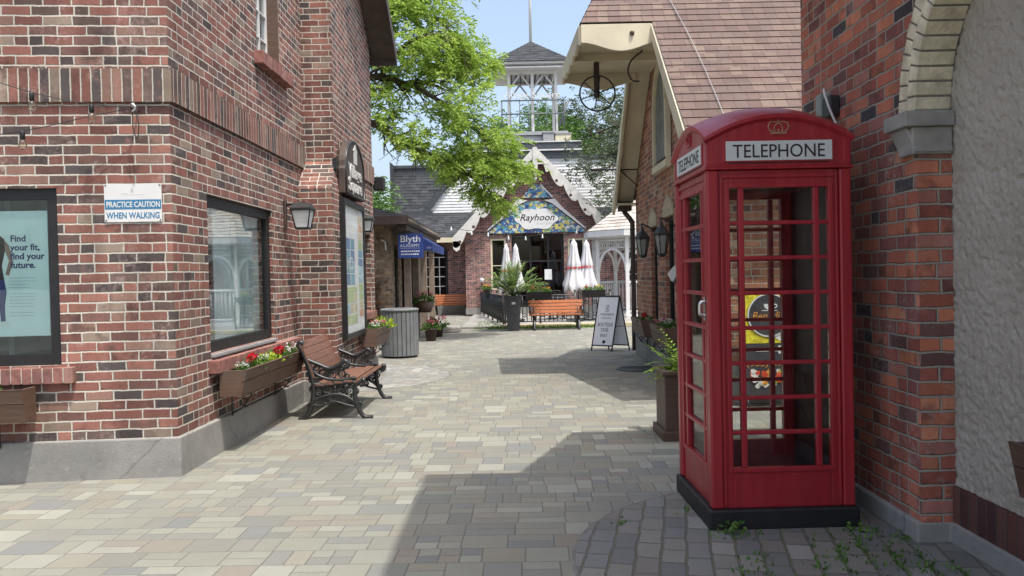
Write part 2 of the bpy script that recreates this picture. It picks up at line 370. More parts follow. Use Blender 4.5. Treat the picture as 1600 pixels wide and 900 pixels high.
def concrete():
    t = NT('concrete'); a = t.noise(1.3, 7, rough=.65); b_ = t.noise(9, 6, rough=.7); cr = t.n('TexVoronoi', feature='DISTANCE_TO_EDGE'); cr.inputs['Scale'].default_value = .45
    t.put(cr.inputs['Vector'], t.mix(.12, t.obj(), t.noise(4, 4, col=True)))
    c = t.ramp(a, [(.3, (.19, .19, .178)), (.5, (.255, .25, .232)), (.7, (.30, .295, .27))]); c = t.mix(t.m('MULTIPLY', t.step(b_, .52, .7), .5), c, (.16, .155, .14))
    c = t.mix(t.m('MULTIPLY', t.step(t.noise(21, 5), .6, .72), .45), c, (.36, .355, .33)); c = t.mix(t.m('MULTIPLY', t.step(cr.outputs[0], .004, .001), .4), c, (.08, .078, .07))
    t.bump(t.m('ADD', b_, t.noise(60, 4)), .45, .006); return t.fin(c, .9, 0, .25)
m['concrete'] = concrete()
m['stone'] = plain('stone', (.27, .26, .235), .9, .2, 7, .5, 50, .006)
def stucco():
    t = NT('stucco'); f = t.noise(34, 8, rough=.72); f2 = t.noise(11, 3); pits = t.step(t.noise(48, 5, rough=.6), .50, .34)
    h = t.m('ADD', t.m('MULTIPLY', t.step(f, .35, .65), 1.0), t.m('MULTIPLY', f2, .6)); h = t.m('SUBTRACT', h, t.m('MULTIPLY', pits, .7))
    t.bump(h, .6, .006); b = t.ramp(t.noise(2.5, 5), [(.3, (.365, .33, .275)), (.7, (.45, .41, .35))]); return t.fin(b, .95, 0, .2)
m['stucco'] = stucco()
PAV = [(0, (0.201, 0.201, 0.164)), (.2, (0.181, 0.181, 0.154)), (.36, (0.216, 0.220, 0.181)), (.5, (0.166, 0.171, 0.151)), (.64, (0.207, 0.198, 0.158)), (.76, (0.198, 0.182, 0.149)), (.83, (0.249, 0.252, 0.211)), (.92, (0.160, 0.167, 0.158))]
m['paving'] = paver('paving', .225, PAV, (.135, .13, .115), rot=R(1.2), asp=1.12)
COB = [(0, (0.151, 0.157, 0.156)), (.25, (0.174, 0.177, 0.167)), (.45, (0.136, 0.142, 0.140)), (.6, (0.184, 0.181, 0.163)), (.78, (0.162, 0.154, 0.136)), (.9, (0.223, 0.223, 0.206))]
m['cobble_right'] = paver('cobble_right', .135, COB, (.115, .115, .09), joint=.014, rot=R(-78), wob=.02, bd=.02, seed=5, split=False, asp=1.7)
m['cobble_left'] = paver('cobble_left', .15, [(p, tuple(min(.6, x*1.5) for x in c)) for p, c in COB], (.16, .15, .12), joint=.016, rot=R(25), wob=.014, bd=.02, seed=6, split=False, asp=1.3)
m['ground'] = plain('ground', (.25, .24, .21), .95, .2, .3, .2, 20, .01)
m['arcstone'] = plain('arcstone', (.15, .147, .132), .95, .3, 9, .5, 40, .006)
m['kerb'] = plain('kerb', (.48, .43, .28), .9, .2, 4)
m['soil'] = plain('soil', (.05, .037, .028), .95, .3, 20, .5, 60, .01)
SH = [(0, (.115, .083, .073)), (.35, (.145, .103, .089)), (.6, (.13, .097, .088)), (.85, (.16, .118, .098)), (1, (.175, .132, .108))]
m['shingle_rose'] = shingle('shingle_rose', SH, .155, .1888)
m['shingle_slate'] = shingle('shingle_slate', [(0, (.034, .038, .043)), (.5, (.048, .053, .058)), (1, (.066, .070, .075))], .3, .15, 4.)
m['shingle_brown'] = shingle('shingle_brown', [(0, (.06, .05, .045)), (.5, (.09, .075, .065)), (1, (.12, .10, .085))], .3, .15, 6.)
m['shingle_pale'] = shingle('shingle_pale', [(0, (.34, .30, .26)), (.5, (.44, .40, .36)), (1, (.54, .50, .45))], .14, .17, 8.)
m['cream'] = plain('cream', (.60, .55, .40), .6, .1, 3, .15, 40)
m['tan'] = plain('tan', (.40, .34, .24), .9, .2, 8, .4, 50, .004)
m['board'] = plain('board', (.54, .53, .49), .6, .12, 5, .2, 40)
m['white'] = plain('white', (.62, .62, .605), .5, .06, 4, .12, 40)
m['siding'] = plain('siding', (.66, .67, .66), .55, .08, 3, .1, 40)
m['dkmetal'] = plain('dkmetal', (.022, .023, .026), .45, .3, 9, .2, 120, .001, 0, .5)
m['iron'] = plain('iron', (.018, .019, .02), .38, .35, 18, .35, 160, .0015, 0, .6)
m['black'] = plain('black', (.014, .014, .015), .5, .25, 9, .1)
m['brownwood'] = wood('brownwood', (.115, .070, .048), .55)
m['benchwood'] = wood('benchwood', (.155, .078, .052), .5)
m['orangewood'] = wood('orangewood', (.37, .125, .045), .5)
m['brownpaint'] = wood('brownpaint', (.10, .062, .045), .5, var=.2, bump=.2)
m['trim_brown'] = plain('trim_brown', (.06, .042, .034), .6, .25, 5)
m['soffit_brown'] = plain('soffit_brown', (.085, .065, .05), .7, .2, 5)
m['grayslat'] = plain('grayslat', (.16, .17, .175), .6, .15, 5)
m['glass'] = glass('glass', (.95, .985, .985), .55, .025, .05)
m['shopglass'] = glass('shopglass', (.90, .97, .965), .8, .02, .03)
m['glass_booth'] = glass('glass_booth', (.95, .965, .96), .9, .012, .06)
m['dispA'] = plain('display_pale_blue', (.68, .82, .88), .8, .2, 3)
m['dispB'] = plain('display_pale_green', (.60, .72, .71), .8, .3, 3)
m['acrylic'] = glass('acrylic', (.98, .99, .99), .18, .0)
m['glass_dark'] = glass('glass_dark', (.22, .25, .27), 1.2, .03)
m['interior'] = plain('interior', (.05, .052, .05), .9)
m['interior_pale'] = plain('interior_pale', (.34, .40, .40), .9, .3, 1.2)
def redpaint():
    t = NT('red'); sp = t.n('SeparateXYZ'); t.put(sp.inputs[0], t.obj())
    st = t.noise(1, 5, t.xyz(t.m('MULTIPLY', sp.outputs[0], 22.), t.m('MULTIPLY', sp.outputs[1], 22.), t.m('MULTIPLY', sp.outputs[2], 1.6)))
    b = t.ramp(st, [(.3, (.25, .013, .021)), (.55, (.31, .017, .026)), (.75, (.345, .030, .036))]); wr = t.noise(3.2, 6, rough=.65)
    b = t.mix(t.m('MULTIPLY', t.step(wr, .5, .8), .35), b, (.20, .035, .038)); sp2 = t.step(t.noise(70, 3), .74, .78); b = t.mix(t.m('MULTIPLY', sp2, .6), b, (.10, .02, .02))
    t.bump(t.m('ADD', t.noise(11, 3), t.m('MULTIPLY', st, .4)), .10, .003); return t.fin(b, t.m('MULTIPLY_ADD', wr, .28, .20), 0, .5)
m['red'] = redpaint()
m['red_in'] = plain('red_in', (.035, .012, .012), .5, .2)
m['opal'] = plain('opal', (.55, .58, .57), .35, .06)
m['gold'] = plain('gold', (.33, .15, .10), .45, .3, 40)
m['ink'] = plain('ink', (.03, .022, .024), .6, .1)
m['navy'] = plain('navy', (.03, .04, .16), .6, .1)
m['signblue'] = plain('signblue', (.035, .17, .31), .5, .06)
m['blyth'] = plain('blyth', (.035, .07, .27), .6, .1)
m['paper'] = plain('paper', (.70, .73, .72), .6, .05)
m['boardwhite'] = plain('boardwhite', (.80, .82, .84), .5, .05)
m['poster'] = plain('poster', (.70, .80, .78), .6, .06, 1)
m['greyline'] = plain('greyline', (.42, .46, .46), .6, .05)
m['silver'] = plain('silver', (.55, .55, .52), .4, .15)
m['chrome'] = plain('chrome', (.6, .6, .6), .25, .1, 9, 0, 90, .001, 1)
m['bulb'] = glass('bulb', (.97, .92, .8), .8, .04)
m['lampglass_grey'] = plain('lampglass_grey', (.22, .23, .22), .25, .15)
m['lampglass'] = plain('lampglass', (.66, .70, .70), .3, .08)
m['canvas'] = plain('canvas', (.53, .53, .545), .8, .05, 5, .3, 30, .01)
m['redband'] = plain('redband', (.50, .08, .08), .8, .1)
m['galv'] = plain('galv', (.30, .31, .31), .5, .12)
m['bark'] = plain('bark', (.085, .065, .05), .95, .3, 9, .8, 40, .02)
m['locust'] = leafmat('locust', (.19, .31, .045), (.32, .46, .075), (.46, .58, .13), .5)
m['leafgreen'] = leafmat('leafgreen', (.05, .12, .02), (.09, .19, .03), (.13, .24, .05), .3)
m['leafdull'] = leafmat('leafdull', (.05, .075, .035), (.085, .12, .055), (.13, .16, .085), .25)
m['leaflime'] = leafmat('leaflime', (.28, .42, .03), (.40, .55, .04), (.50, .60, .08), .35)
m['leaffern'] = leafmat('leaffern', (.10, .20, .02), (.18, .32, .03), (.28, .40, .06), .35)
m['leafdry'] = leafmat('leafdry', (.10, .06, .035), (.16, .09, .05), (.20, .12, .07), .2)
m['palm'] = leafmat('palm', (.12, .20, .05), (.21, .31, .09), (.32, .40, .15), .35)
m['grass'] = leafmat('grass', (.07, .15, .02), (.12, .22, .03), (.18, .28, .05), .3)
for k, c in dict(red=(.55, .012, .03), white=(.80, .79, .76), pink=(.70, .10, .25), orange=(.75, .16, .02), yellow=(.80, .58, .02), purple=(.16, .05, .22)).items():
    m['p_'+k] = leafmat('petal_'+k, tuple(x*.8 for x in c), c, tuple(min(.9, x*1.15) for x in c), .2)

# ================================================================ SETTING
def sheet(name, pts, mat, kind='structure', z=0.):
    o = MB().poly([(x, y, z) for x, y in pts]).build(name, mat); o['kind'] = kind; return o
sheet('ground', [(-400, -300), (400, -300), (400, 600), (-400, 600)], m['ground'], z=-.012)
sheet('paving', [(-9, -12), (12, -12), (12, 36), (-9, 36)], m['paving'], z=0)
def disc(name, c, r, a0, a1, mat, z, rz=.045):
    pts = [(c[0]+r*math.cos(R(a0+(a1-a0)*k/40)), c[1]+r*math.sin(R(a0+(a1-a0)*k/40)), z) for k in range(41)]
    mb = MB().poly(pts); o = mb.build(name, mat); o['kind'] = 'structure'
    e = MB().tube([(x, y, z-.020) for x, y, _ in pts], .024, 6); k = e.build('kerb', m['arcstone']); k['kind'] = 'structure'
disc('cobble_paving', (1.8, 4.2), 1.5, 0, 360, m['cobble_right'], .005)
disc('cobble_paving', (-2.75, 12.5), 1.75, 0, 360, m['cobble_left'], .005)
mb = MB().box(-.35, 8, 23.1, 23.3, 0, .12); o = mb.build('kerb', m['kerb'], bevel=.015); o['kind'] = 'structure'
mb = MB().box(-1.5, 8, 23.3, 31, 0, .06); o = mb.build('patio', m['concrete']); o['kind'] = 'structure'
# grass beside the palm pot and behind the orange bench
random.seed(3); mb = MB()
for i in range(1500):
    x, y = random.uniform(-.7, 2.6), random.uniform(22.75, 23.1)
    if random.random() < .35: x, y = random.uniform(-1.1, -.35), random.uniform(22.9, 26)
    leaf(mb, (x, y, 0), (random.gauss(0, .35), random.gauss(0, .35), 1), random.uniform(.05, .13), .02)
o = mb.build('grass', m['grass']); o['kind'] = 'stuff'
# weeds in the joints at the booth and the wall foot
random.seed(5); mb = MB()
spots = [(1.27, 4.66, .10, 26), (1.98, 4.62, .10, 22), (1.95, 4.25, .17, 60), (2.08, 4.12, .14, 40), (1.62, 4.12, .09, 24), (1.3, 4.2, .07, 16), (2.2, 4.55, .07, 20), (1.18, 4.0, .08, 18), (2.12, 3.95, .1, 24), (1.75, 4.4, .12, 22), (2.28, 4.9, .05, 14), (1.45, 3.85, .10, 22), (1.9, 3.8, .12, 26), (.62, 4.9, .06, 8), (1.05, 5.1, .05, 8)]
for x, y, r, n in spots:
    for i in range(int(n*1.8)):
        a, q = random.uniform(0, 6.28), 1.5*r*math.sqrt(random.random()); px_, py_ = x+q*math.cos(a), y+q*math.sin(a)
        c0_, s0_ = math.cos(R(-78)), math.sin(R(-78)); uu_, vv_ = px_*c0_-py_*s0_, px_*s0_+py_*c0_
        if i % 5 > 1: vv_ = round(vv_/.135)*.135+random.gauss(0, .014)
        px_, py_ = uu_*c0_+vv_*s0_, -uu_*s0_+vv_*c0_
        leaf(mb, (px_, py_, .006), (random.gauss(0, .8), random.gauss(0, .8), .9), random.uniform(.012, .042), .014)
for x in (1.25, 1.3, 2.0):
    for i in range(20):
        leaf(mb, (x+random.gauss(0, .02), 4.64+random.gauss(0, .02), random.uniform(.0, .07)), (random.gauss(0, 1), random.gauss(0, 1), .6), random.uniform(.02, .05), .022)
o = mb.build('weeds', m['leafgreen']); o['kind'] = 'stuff'
mh = thing('manhole_cover', 'round dark iron manhole cover in the paving near the leafy brown planter', 'manhole cover', (2.0, 12.75, 0))
MB().lathe((2.0, 12.75, 0), [(.36, .002), (.36, .012), (.33, .016), (.32, .010), (.02, .012)], 32).build('cover', m['dkmetal'], mh)

# ================================================================ LEFT BRICK SHOP
shop = thing('brick_shop', 'tall red brick shop on the left with soldier course band and concrete foundation', 'shop', (-4.5, 9, 0))
PL, C0, CA = (-8.0, 5.90), (-2.68, 6.35), (-2.66, 10.36)
fr_f, Lf = frame(PL, C0); fr_a, La = frame(C0, CA); fr_b, Lb = frame((-2.27, 10.36), (-2.27, 13.25))
sF = lambda X: (X+8.0)/(5.32)*Lf
FW = (sF(-5.3), sF(-3.55), .91, 2.30)
mb = MB()
wall(mb, PL, C0, .30, 7.2, [FW], .12)
AW = (.72, 2.62, .90, 2.32); UW = (2.22, 3.06, 4.0, 5.75)
wall(mb, C0, CA, .27, 7.2, [AW, UW], .15)
mb.quad((-2.66, 10.36, 0), (-2.27, 10.36, 0), (-2.27, 10.36, 7.2), (-2.66, 10.36, 7.2))
BW = (1.72, 2.58, 1.03, 2.25)
wall(mb, (-2.27, 10.36), (-2.27, 13.25), .25, 5.35, [BW], .14)
mb.poly([(-2.27, 10.36, 5.35), (-2.27, 13.25, 5.35), (-2.27, 10.36, 7.3)])
wall(mb, (-2.27, 13.25), (-8, 13.25), 0, 5.35); wall(mb, (-8, 13.25), PL, 0, 7.2)
mb.quad((-8, 5.9, 7.2), (-2.68, 6.35, 7.2), (-2.66, 10.36, 7.2), (-8, 10.36, 7.2))
mb.build('wall', m['brick_left'], shop)
# buttress with sloped shoulder
mb = MB(); bx0, bx1, by0, by1 = -2.657, -2.225, 10.02, 10.357
mb.add([(bx0, by0, .25), (bx1, by0, .25), (bx1, by1+.25, .25), (bx0, by1, .25), (bx0, by0, 2.68), (bx1, by0, 2.68), (bx1, by1+.25, 2.68), (bx0, by1-.002, 2.68), (bx0, by1-.004, 3.06), (bx1-.048, by1-.004, 3.06), (bx1-.048, by1+.25, 3.06)],
       [(0, 1, 5, 4), (1, 2, 6, 5), (4, 5, 9, 8), (5, 6, 10, 9), (0, 4, 8, 7, 3)])
mb.build('buttress', m['brick_left'], shop)
# foundation
mb = MB(); e = .03
mb.add([(-8, 5.9-e, 0), (C0[0]+e, C0[1]-e, 0), (CA[0]+e, 10.0, 0), (-2.2, 10.0, 0), (-2.2, 10.7, 0), (-2.24, 10.7, 0), (-2.24, 13.28, 0), (-8, 13.28, 0)]
       + [(-8, 5.9-e, .315), (C0[0]+e, C0[1]-e, .315), (CA[0]+e, 10.0, .28), (-2.2, 10.0, .27), (-2.2, 10.7, .27), (-2.24, 10.7, .27), (-2.24, 13.28, .27), (-8, 13.28, .27)],
       [(0, 1, 9, 8), (1, 2, 10, 9), (2, 3, 11, 10), (3, 4, 12, 11), (4, 5, 13, 12), (5, 6, 14, 13), (6, 7, 15, 14), (8, 9, 10, 11, 12, 13, 14, 15)])
mb.build('foundation', m['concrete'], shop, bevel=.012)
mb = MB(); mb.lbox(fr_f, 0, Lf+.028, .0, .03, 2.965, 3.225); mb.lbox(fr_a, .001, La-.01, .0, .03, 2.97, 3.24); mb.build('soldier_course', m['brick_left_soldier'], shop)
mb = MB(); mb.lbox(fr_b, .3, Lb+.02, 0, .03, 3.08, 3.37); mb.build('soldier_course', m['brick_left_soldier'], shop)
# windows with rowlock sills
def sill(fr, s0, s1, z0, z1, pr, par, tilt=.0):
    mb = MB(); n = int(round((s1-s0)/.078)); w_ = (s1-s0)/n
    for i in range(n):
        j = random.uniform(-.004, .004); mb.cur = random.choice((0, 0, 0, 1, 2))
        mb.lbox(fr, s0+i*w_+.005, s0+(i+1)*w_-.005, -.1, pr+j, z0+j*.5, z1+j*.5)
    mb.cur = 3; mb.lbox(fr, s0+.014, s1-.014, -.1, pr-.008, z0+.006, z1-.006)
    return mb.build('sill', [m['sillA'], m['sillB'], m['sillC'], m['mortar_pale']], par, bevel=.004)
m['sillA'] = plain('sill_brick', (.24, .11, .09), .9, .3, 20, .5, 70, .004); m['sillB'] = plain('sill_brick_pale', (.27, .15, .12), .9, .3, 20, .5, 70, .004); m['sillC'] = plain('sill_brick_dark', (.19, .09, .08), .9, .3, 20, .5, 70, .004)
m['mortar_pale'] = plain('mortar_pale', (.46, .42, .35), .95, .2, 20, .4)
random.seed(7)
win = window(shop, fr_f, *FW, .085, .03, m['black'], m['shopglass']); sill(fr_f, FW[0]-.08, sF(-3.44), .77, .895, .06, win)
win = window(shop, fr_a, *AW, .10, .04, m['black'], m['glass']); sill(fr_a, AW[0]-.06, 3.42, .73, .845, .09, win)
mb = MB(); mb.lbox(fr_a, AW[0]+.01, AW[1]-.01, -.13, .035, .87, .895); mb.build('flashing', m['galv'], win)
win = window(shop, fr_a, *UW, .05, .13, m['white'], m['glass'], vert=(.33, .66), horz=(.17, .34, .51, .68, .85), bar=.018); sill(fr_a, UW[0]-.1, UW[1]+.22, 3.84, 3.975, .10, win)
mb = MB(); mb.lbox(fr_a, UW[1]-.035, UW[1]-.002, -.13, -.004, 4.0, 5.75); mb.build('jamb', m['brownwood'], win)
win = window(shop, fr_b, *BW, .07, .08, m['black'], m['glass_dark'], vert=(.5,)); sill(fr_b, BW[0]-.06, BW[1]+.06, .91, 1.02, .07, win)
# rooms seen through the glass
mb = MB(); mb.lbox(fr_f, FW[0]+.02, FW[1]-.02, -.9, -.22, .92, .96); mb.lbox(fr_f, FW[0]-.2, FW[1]+.1, -1.0, -.92, .5, 2.6); mb.build('display_shelf', m['interior_pale'], shop)
mb = MB(); mb.lbox(fr_a, 1.16, 1.62, -.125, -.12, .98, 2.26); mb.build('display_panel', m['dispA'], shop)
mb = MB(); mb.lbox(fr_a, 1.66, 2.50, -.135, -.13, .98, 2.25); mb.build('display_panel', m['dispB'], shop)
mb = MB(); mb.lbox(fr_a, .82, 1.12, -.22, -.20, .98, 1.62); mb.build('display_panel', m['dispB'], shop)
mb = MB(); mb.lbox(fr_a, .80, 2.5, -.55, -.20, .93, .96); mb.build('display_shelf', m['dispA'], shop)
mb = MB(); mb.lbox(fr_a, AW[0]-.3, AW[1]+.2, -1.6, -1.55, .4, 2.7); mb.lbox(fr_a, AW[0]-.3, AW[1]+.2, -1.55, -.3, .55, .6); mb.build('room_wall', m['interior_pale'], shop)
mb = MB(); mb.lbox(fr_a, UW[0]-.1, UW[1]+.1, -.24, -.22, 3.9, 5.9); mb.build('blind', m['interior_pale'], shop)
# roof tail over the far gable wall
mb = MB(); roof_courses(mb, (-8, 13.5, 5.32), (-1.88, 13.5, 5.32), (-8, 9.9, 7.75), (-1.88, 9.9, 7.75), 24); mb.build('roof', m['shingle_brown'], shop)
mb = MB(); mb.prism([(-1.9, 13.5, 5.10), (-1.9, 13.5, 5.31), (-1.9, 9.9, 7.74), (-1.9, 9.9, 7.52)], (.05, 0, 0))
mb.prism([(-8, 13.45, 5.10), (-8, 13.5, 5.10), (-8, 13.5, 5.31), (-8, 13.45, 5.31)], (6.1, 0, 0)); mb.build('fascia', m['trim_brown'], shop)
mb = MB(); mb.prism([(-2.262, 13.46, 5.19), (-2.262, 13.46, 5.22), (-2.262, 9.9, 7.66), (-2.262, 9.9, 7.6)], (.36, 0, 0)); mb.build('soffit', m['soffit_brown'], shop); mb = MB(); mb.prism([(-8, 13.26, 5.2), (-8, 13.45, 5.2), (-8, 13.45, 5.23), (-8, 13.26, 5.23)], (5.74, 0, 0)); mb.build('soffit', m['soffit_brown'], shop)

# poster in the front window
po = thing('window_poster', 'white fitness poster with navy slogan behind the front shop window glass', 'poster', (-4.2, 6.3, 1.1))
def Pf(X, d, z): 
    s_ = sF(X); o, dd, n = fr_f; return (o[0]+dd[0]*s_+n[0]*d, o[1]+dd[1]*s_+n[1]*d, z)
mb = MB(); mb.lbox(fr_f, sF(-5.2), sF(-3.66), -.081, -.076, 1.14, 2.13); mb.build('sheet', m['poster'], po)
dx, dy = fr_f[1]; rv = (dx, dy, 0)
for i, tx in enumerate(('Find', 'your fit,', 'find your', 'future.')):
    text(tx, Pf(-3.945, -.0755, 1.89-i*.07), rv, (0, 0, 1), .07, m['navy'], po, bold=.025)
mb = MB()
random.seed(2)
for i in range(13):
    if i in (4, 10): continue
    mb.lbox(fr_f, sF(-3.965), sF(-3.965)+random.uniform(.16, .21), -.0756, -.0752, 1.60-i*.025, 1.604-i*.025)
mb.build('small_print', m['greyline'], po)
# printed figure of a standing woman, cut at the frame edge
mb = MB(); fx = -4.075
def silh(pts, d, k, mirror=True):
    mb.cur = k; mb.poly([Pf(x, -.0752+d, z) for x, z in pts])
    if mirror: mb.poly([Pf(2*fx-x, -.0752+d, z) for x, z in pts[::-1]])
silh([(fx+.050*math.cos(a_), 2.03+.068*math.sin(a_)) for a_ in [6.283*i/18 for i in range(18)]], .0006, 0, False)
silh([(fx+.034*math.cos(a_), 2.02+.048*math.sin(a_)) for a_ in [6.283*i/18 for i in range(18)]], .0009, 3, False)
silh([(fx, 1.94), (-4.03, 1.945), (-3.99, 1.91), (-3.985, 1.82), (-4.012, 1.70), (-3.998, 1.59), (fx, 1.59)], .0003, 0)
silh([(-3.99, 1.905), (-3.955, 1.86), (-3.928, 1.74), (-3.96, 1.62), (-3.988, 1.63), (-3.958, 1.74), (-3.992, 1.83)], .0, 3)
silh([(fx, 1.59), (-3.998, 1.59), (-3.982, 1.49), (-3.998, 1.38), (-3.996, 1.26), (-4.03, 1.25), (-4.047, 1.40), (fx, 1.53)], .0001, 1)
silh([(-4.04, 1.258), (-3.992, 1.262), (-3.955, 1.228), (-3.96, 1.218), (-4.04, 1.218)], .0004, 2)
mb.build('printed_figure', [m['ink'], m['navy'], m['paper'], plain('skin_print', (.30, .19, .15), .6)], po)

# caution sign
cs = thing('caution_sign', 'white and blue caution sign for walkers screwed to the front brick wall', 'sign', Pf(-2.97, .01, 2.17))
X0, X1 = sF(-3.19), sF(-2.755)
mb = MB(); mb.lbox(fr_f, X0, X1, .004, .010, 2.025, 2.325); mb.build('panel', m['white'], cs)
mb = MB(); mb.lbox(fr_f, X0+.004, X1-.004, .010, .0115, 2.125, 2.20); mb.build('blue_band', m['signblue'], cs)
text('PRACTICE CAUTION', Pf(-3.175, .0116, 2.141), rv, (0, 0, 1), .062, m['white'], cs, width=.405, bold=.02)
text('WHEN WALKING', Pf(-3.175, .0102, 2.053), rv, (0, 0, 1), .068, m['signblue'], cs, width=.405, bold=.02)
mb = MB(); mb.lbox(fr_f, X0+.13, X0+.30, .010, .0105, 2.236, 2.240); mb.lbox(fr_f, X0+.13, X0+.18, .010, .0105, 2.246, 2.250); mb.lbox(fr_f, X0+.205, X0+.222, .010, .0105, 2.262, 2.29); mb.lbox(fr_f, X0+.197, X0+.23, .010, .0105, 2.256, 2.262); mb.build('emblem', m['greyline'], cs)
for sx in (X0+.012, X1-.012):
    for z in (2.037, 2.313): MB().lbox(fr_f, sx-.005, sx+.005, .010, .013, z-.005, z+.005).build('screw', m['dkmetal'], cs)

# string lights on the front wall
sl = thing('string_light', 'sagging black string light with clear bulbs hooked to the brick corner', 'string light', Pf(-2.92, .08, 2.9))
hook = Vector(Pf(-2.92, .10, 2.90))
a = [hook, Vector(Pf(-3.3, .18, 2.93)), Vector(Pf(-3.7, .28, 3.02)), Vector(Pf(-4.2, .42, 3.2)), Vector(Pf(-5, .6, 3.6))]
b = [hook, Vector(Pf(-3.2, .16, 2.83)), Vector(Pf(-3.6, .26, 2.71)), Vector(Pf(-4.1, .4, 2.62)), Vector(Pf(-5, .7, 2.6))]
mb = MB().tube(bez(a, 8), .0032, 6).tube(bez(b, 8), .0032, 6)
mb.tube(bez([hook, hook+Vector((.05, -.02, -.12)), hook+Vector((.035, -.02, -.24)), hook+Vector((.0, -.01, -.14)), hook], 8), .004, 6)
mb.build('cord', m['black'], sl)
mb = MB().tube(bez([hook+Vector((0, .1, 0)), hook+Vector((0, .02, .0)), hook+Vector((0, -.02, .03)), hook+Vector((.03, -.02, .0)), hook+Vector((.0, -.01, -.03))], 6), .009, 6); mb.build('hook', m['chrome'], sl)
for p in (bez(a, 8)[14], bez(a, 8)[6], bez(b, 8)[17]):
    p = Vector(p); mb = MB().lathe(p, [(.012, 0), (.018, -.01), (.018, -.06), (.014, -.065)][::-1], 10); s_ = mb.build('socket', m['black'], sl)
    MB().lathe(p, [(.004, -.145), (.026, -.13), (.030, -.105), (.022, -.075), (.013, -.064)], 12).build('bulb', m['bulb'], s_)

# ---------------------------------------------------------------- flowers and window boxes
def flower(loc, kind, size, seed, label, group=None):
    random.seed(seed); x, y, z = loc
    t = thing('flowering_plant' if kind != 'lime' and kind != 'ivy' else 'foliage_plant', label, 'plant', loc, group)
    mb = MB(); n = int(90*min(1.4, size/.12)**1.2)
    lm = {'lime': 'leaflime'}.get(kind, 'leafgreen')
    for i in range(n):
        d = Vector((random.gauss(0, 1), random.gauss(0, 1), abs(random.gauss(.4, .7)))).normalized(); q = random.random()**.5
        c = Vector(loc)+Vector((d.x*size*q, d.y*size*.8*q, d.z*size*.9*q)); leaf(mb, c, d+Vector((0, 0, .1)), size*random.uniform(.25, .5), size*random.uniform(.16, .3))
    for i in range(6): mb.tube([(x, y, z-.02), (x+random.gauss(0, size*.4), y+random.gauss(0, size*.3), z+size*.8)], .0025, 5)
    mb.build('foliage', m[lm], t)
    cols = {'geranium': ['p_red'], 'pansy': ['p_white', 'p_white', 'p_purple'], 'white': ['p_white'], 'pink': ['p_pink'], 'mix': ['p_red', 'p_white', 'p_pink'], 'orange': ['p_orange', 'p_red', 'p_yellow'], 'yellow': ['p_yellow'], 'redyel': ['p_red', 'p_orange', 'p_yellow']}.get(kind)
    if cols:
        k = 2 if kind == 'geranium' else 9
        mb = MB()
        for i in range(k):
            a, q = random.uniform(0, 6.28), size*math.sqrt(random.random())*.85
            c = Vector((x+q*math.cos(a)*(.3 if kind == 'geranium' else 1), y+q*math.sin(a)*(.3 if kind == 'geranium' else .8), z+size*random.uniform(.7, 1.05)))
            mb.cur = random.randrange(len(cols)); r = size*(.38 if kind == 'geranium' else .20)
            for j in range(46 if kind == 'geranium' else 12):
                d = Vector((random.gauss(0, 1), random.gauss(0, 1), random.gauss(.4, .9))).normalized()
                leaf(mb, c+d*r*.55, d+Vector((random.gauss(0, .6), random.gauss(0, .6), random.gauss(0, .6))), r*.62, r*.55)
        mb.build('blossom', [m[c] for c in cols], t)
    return t
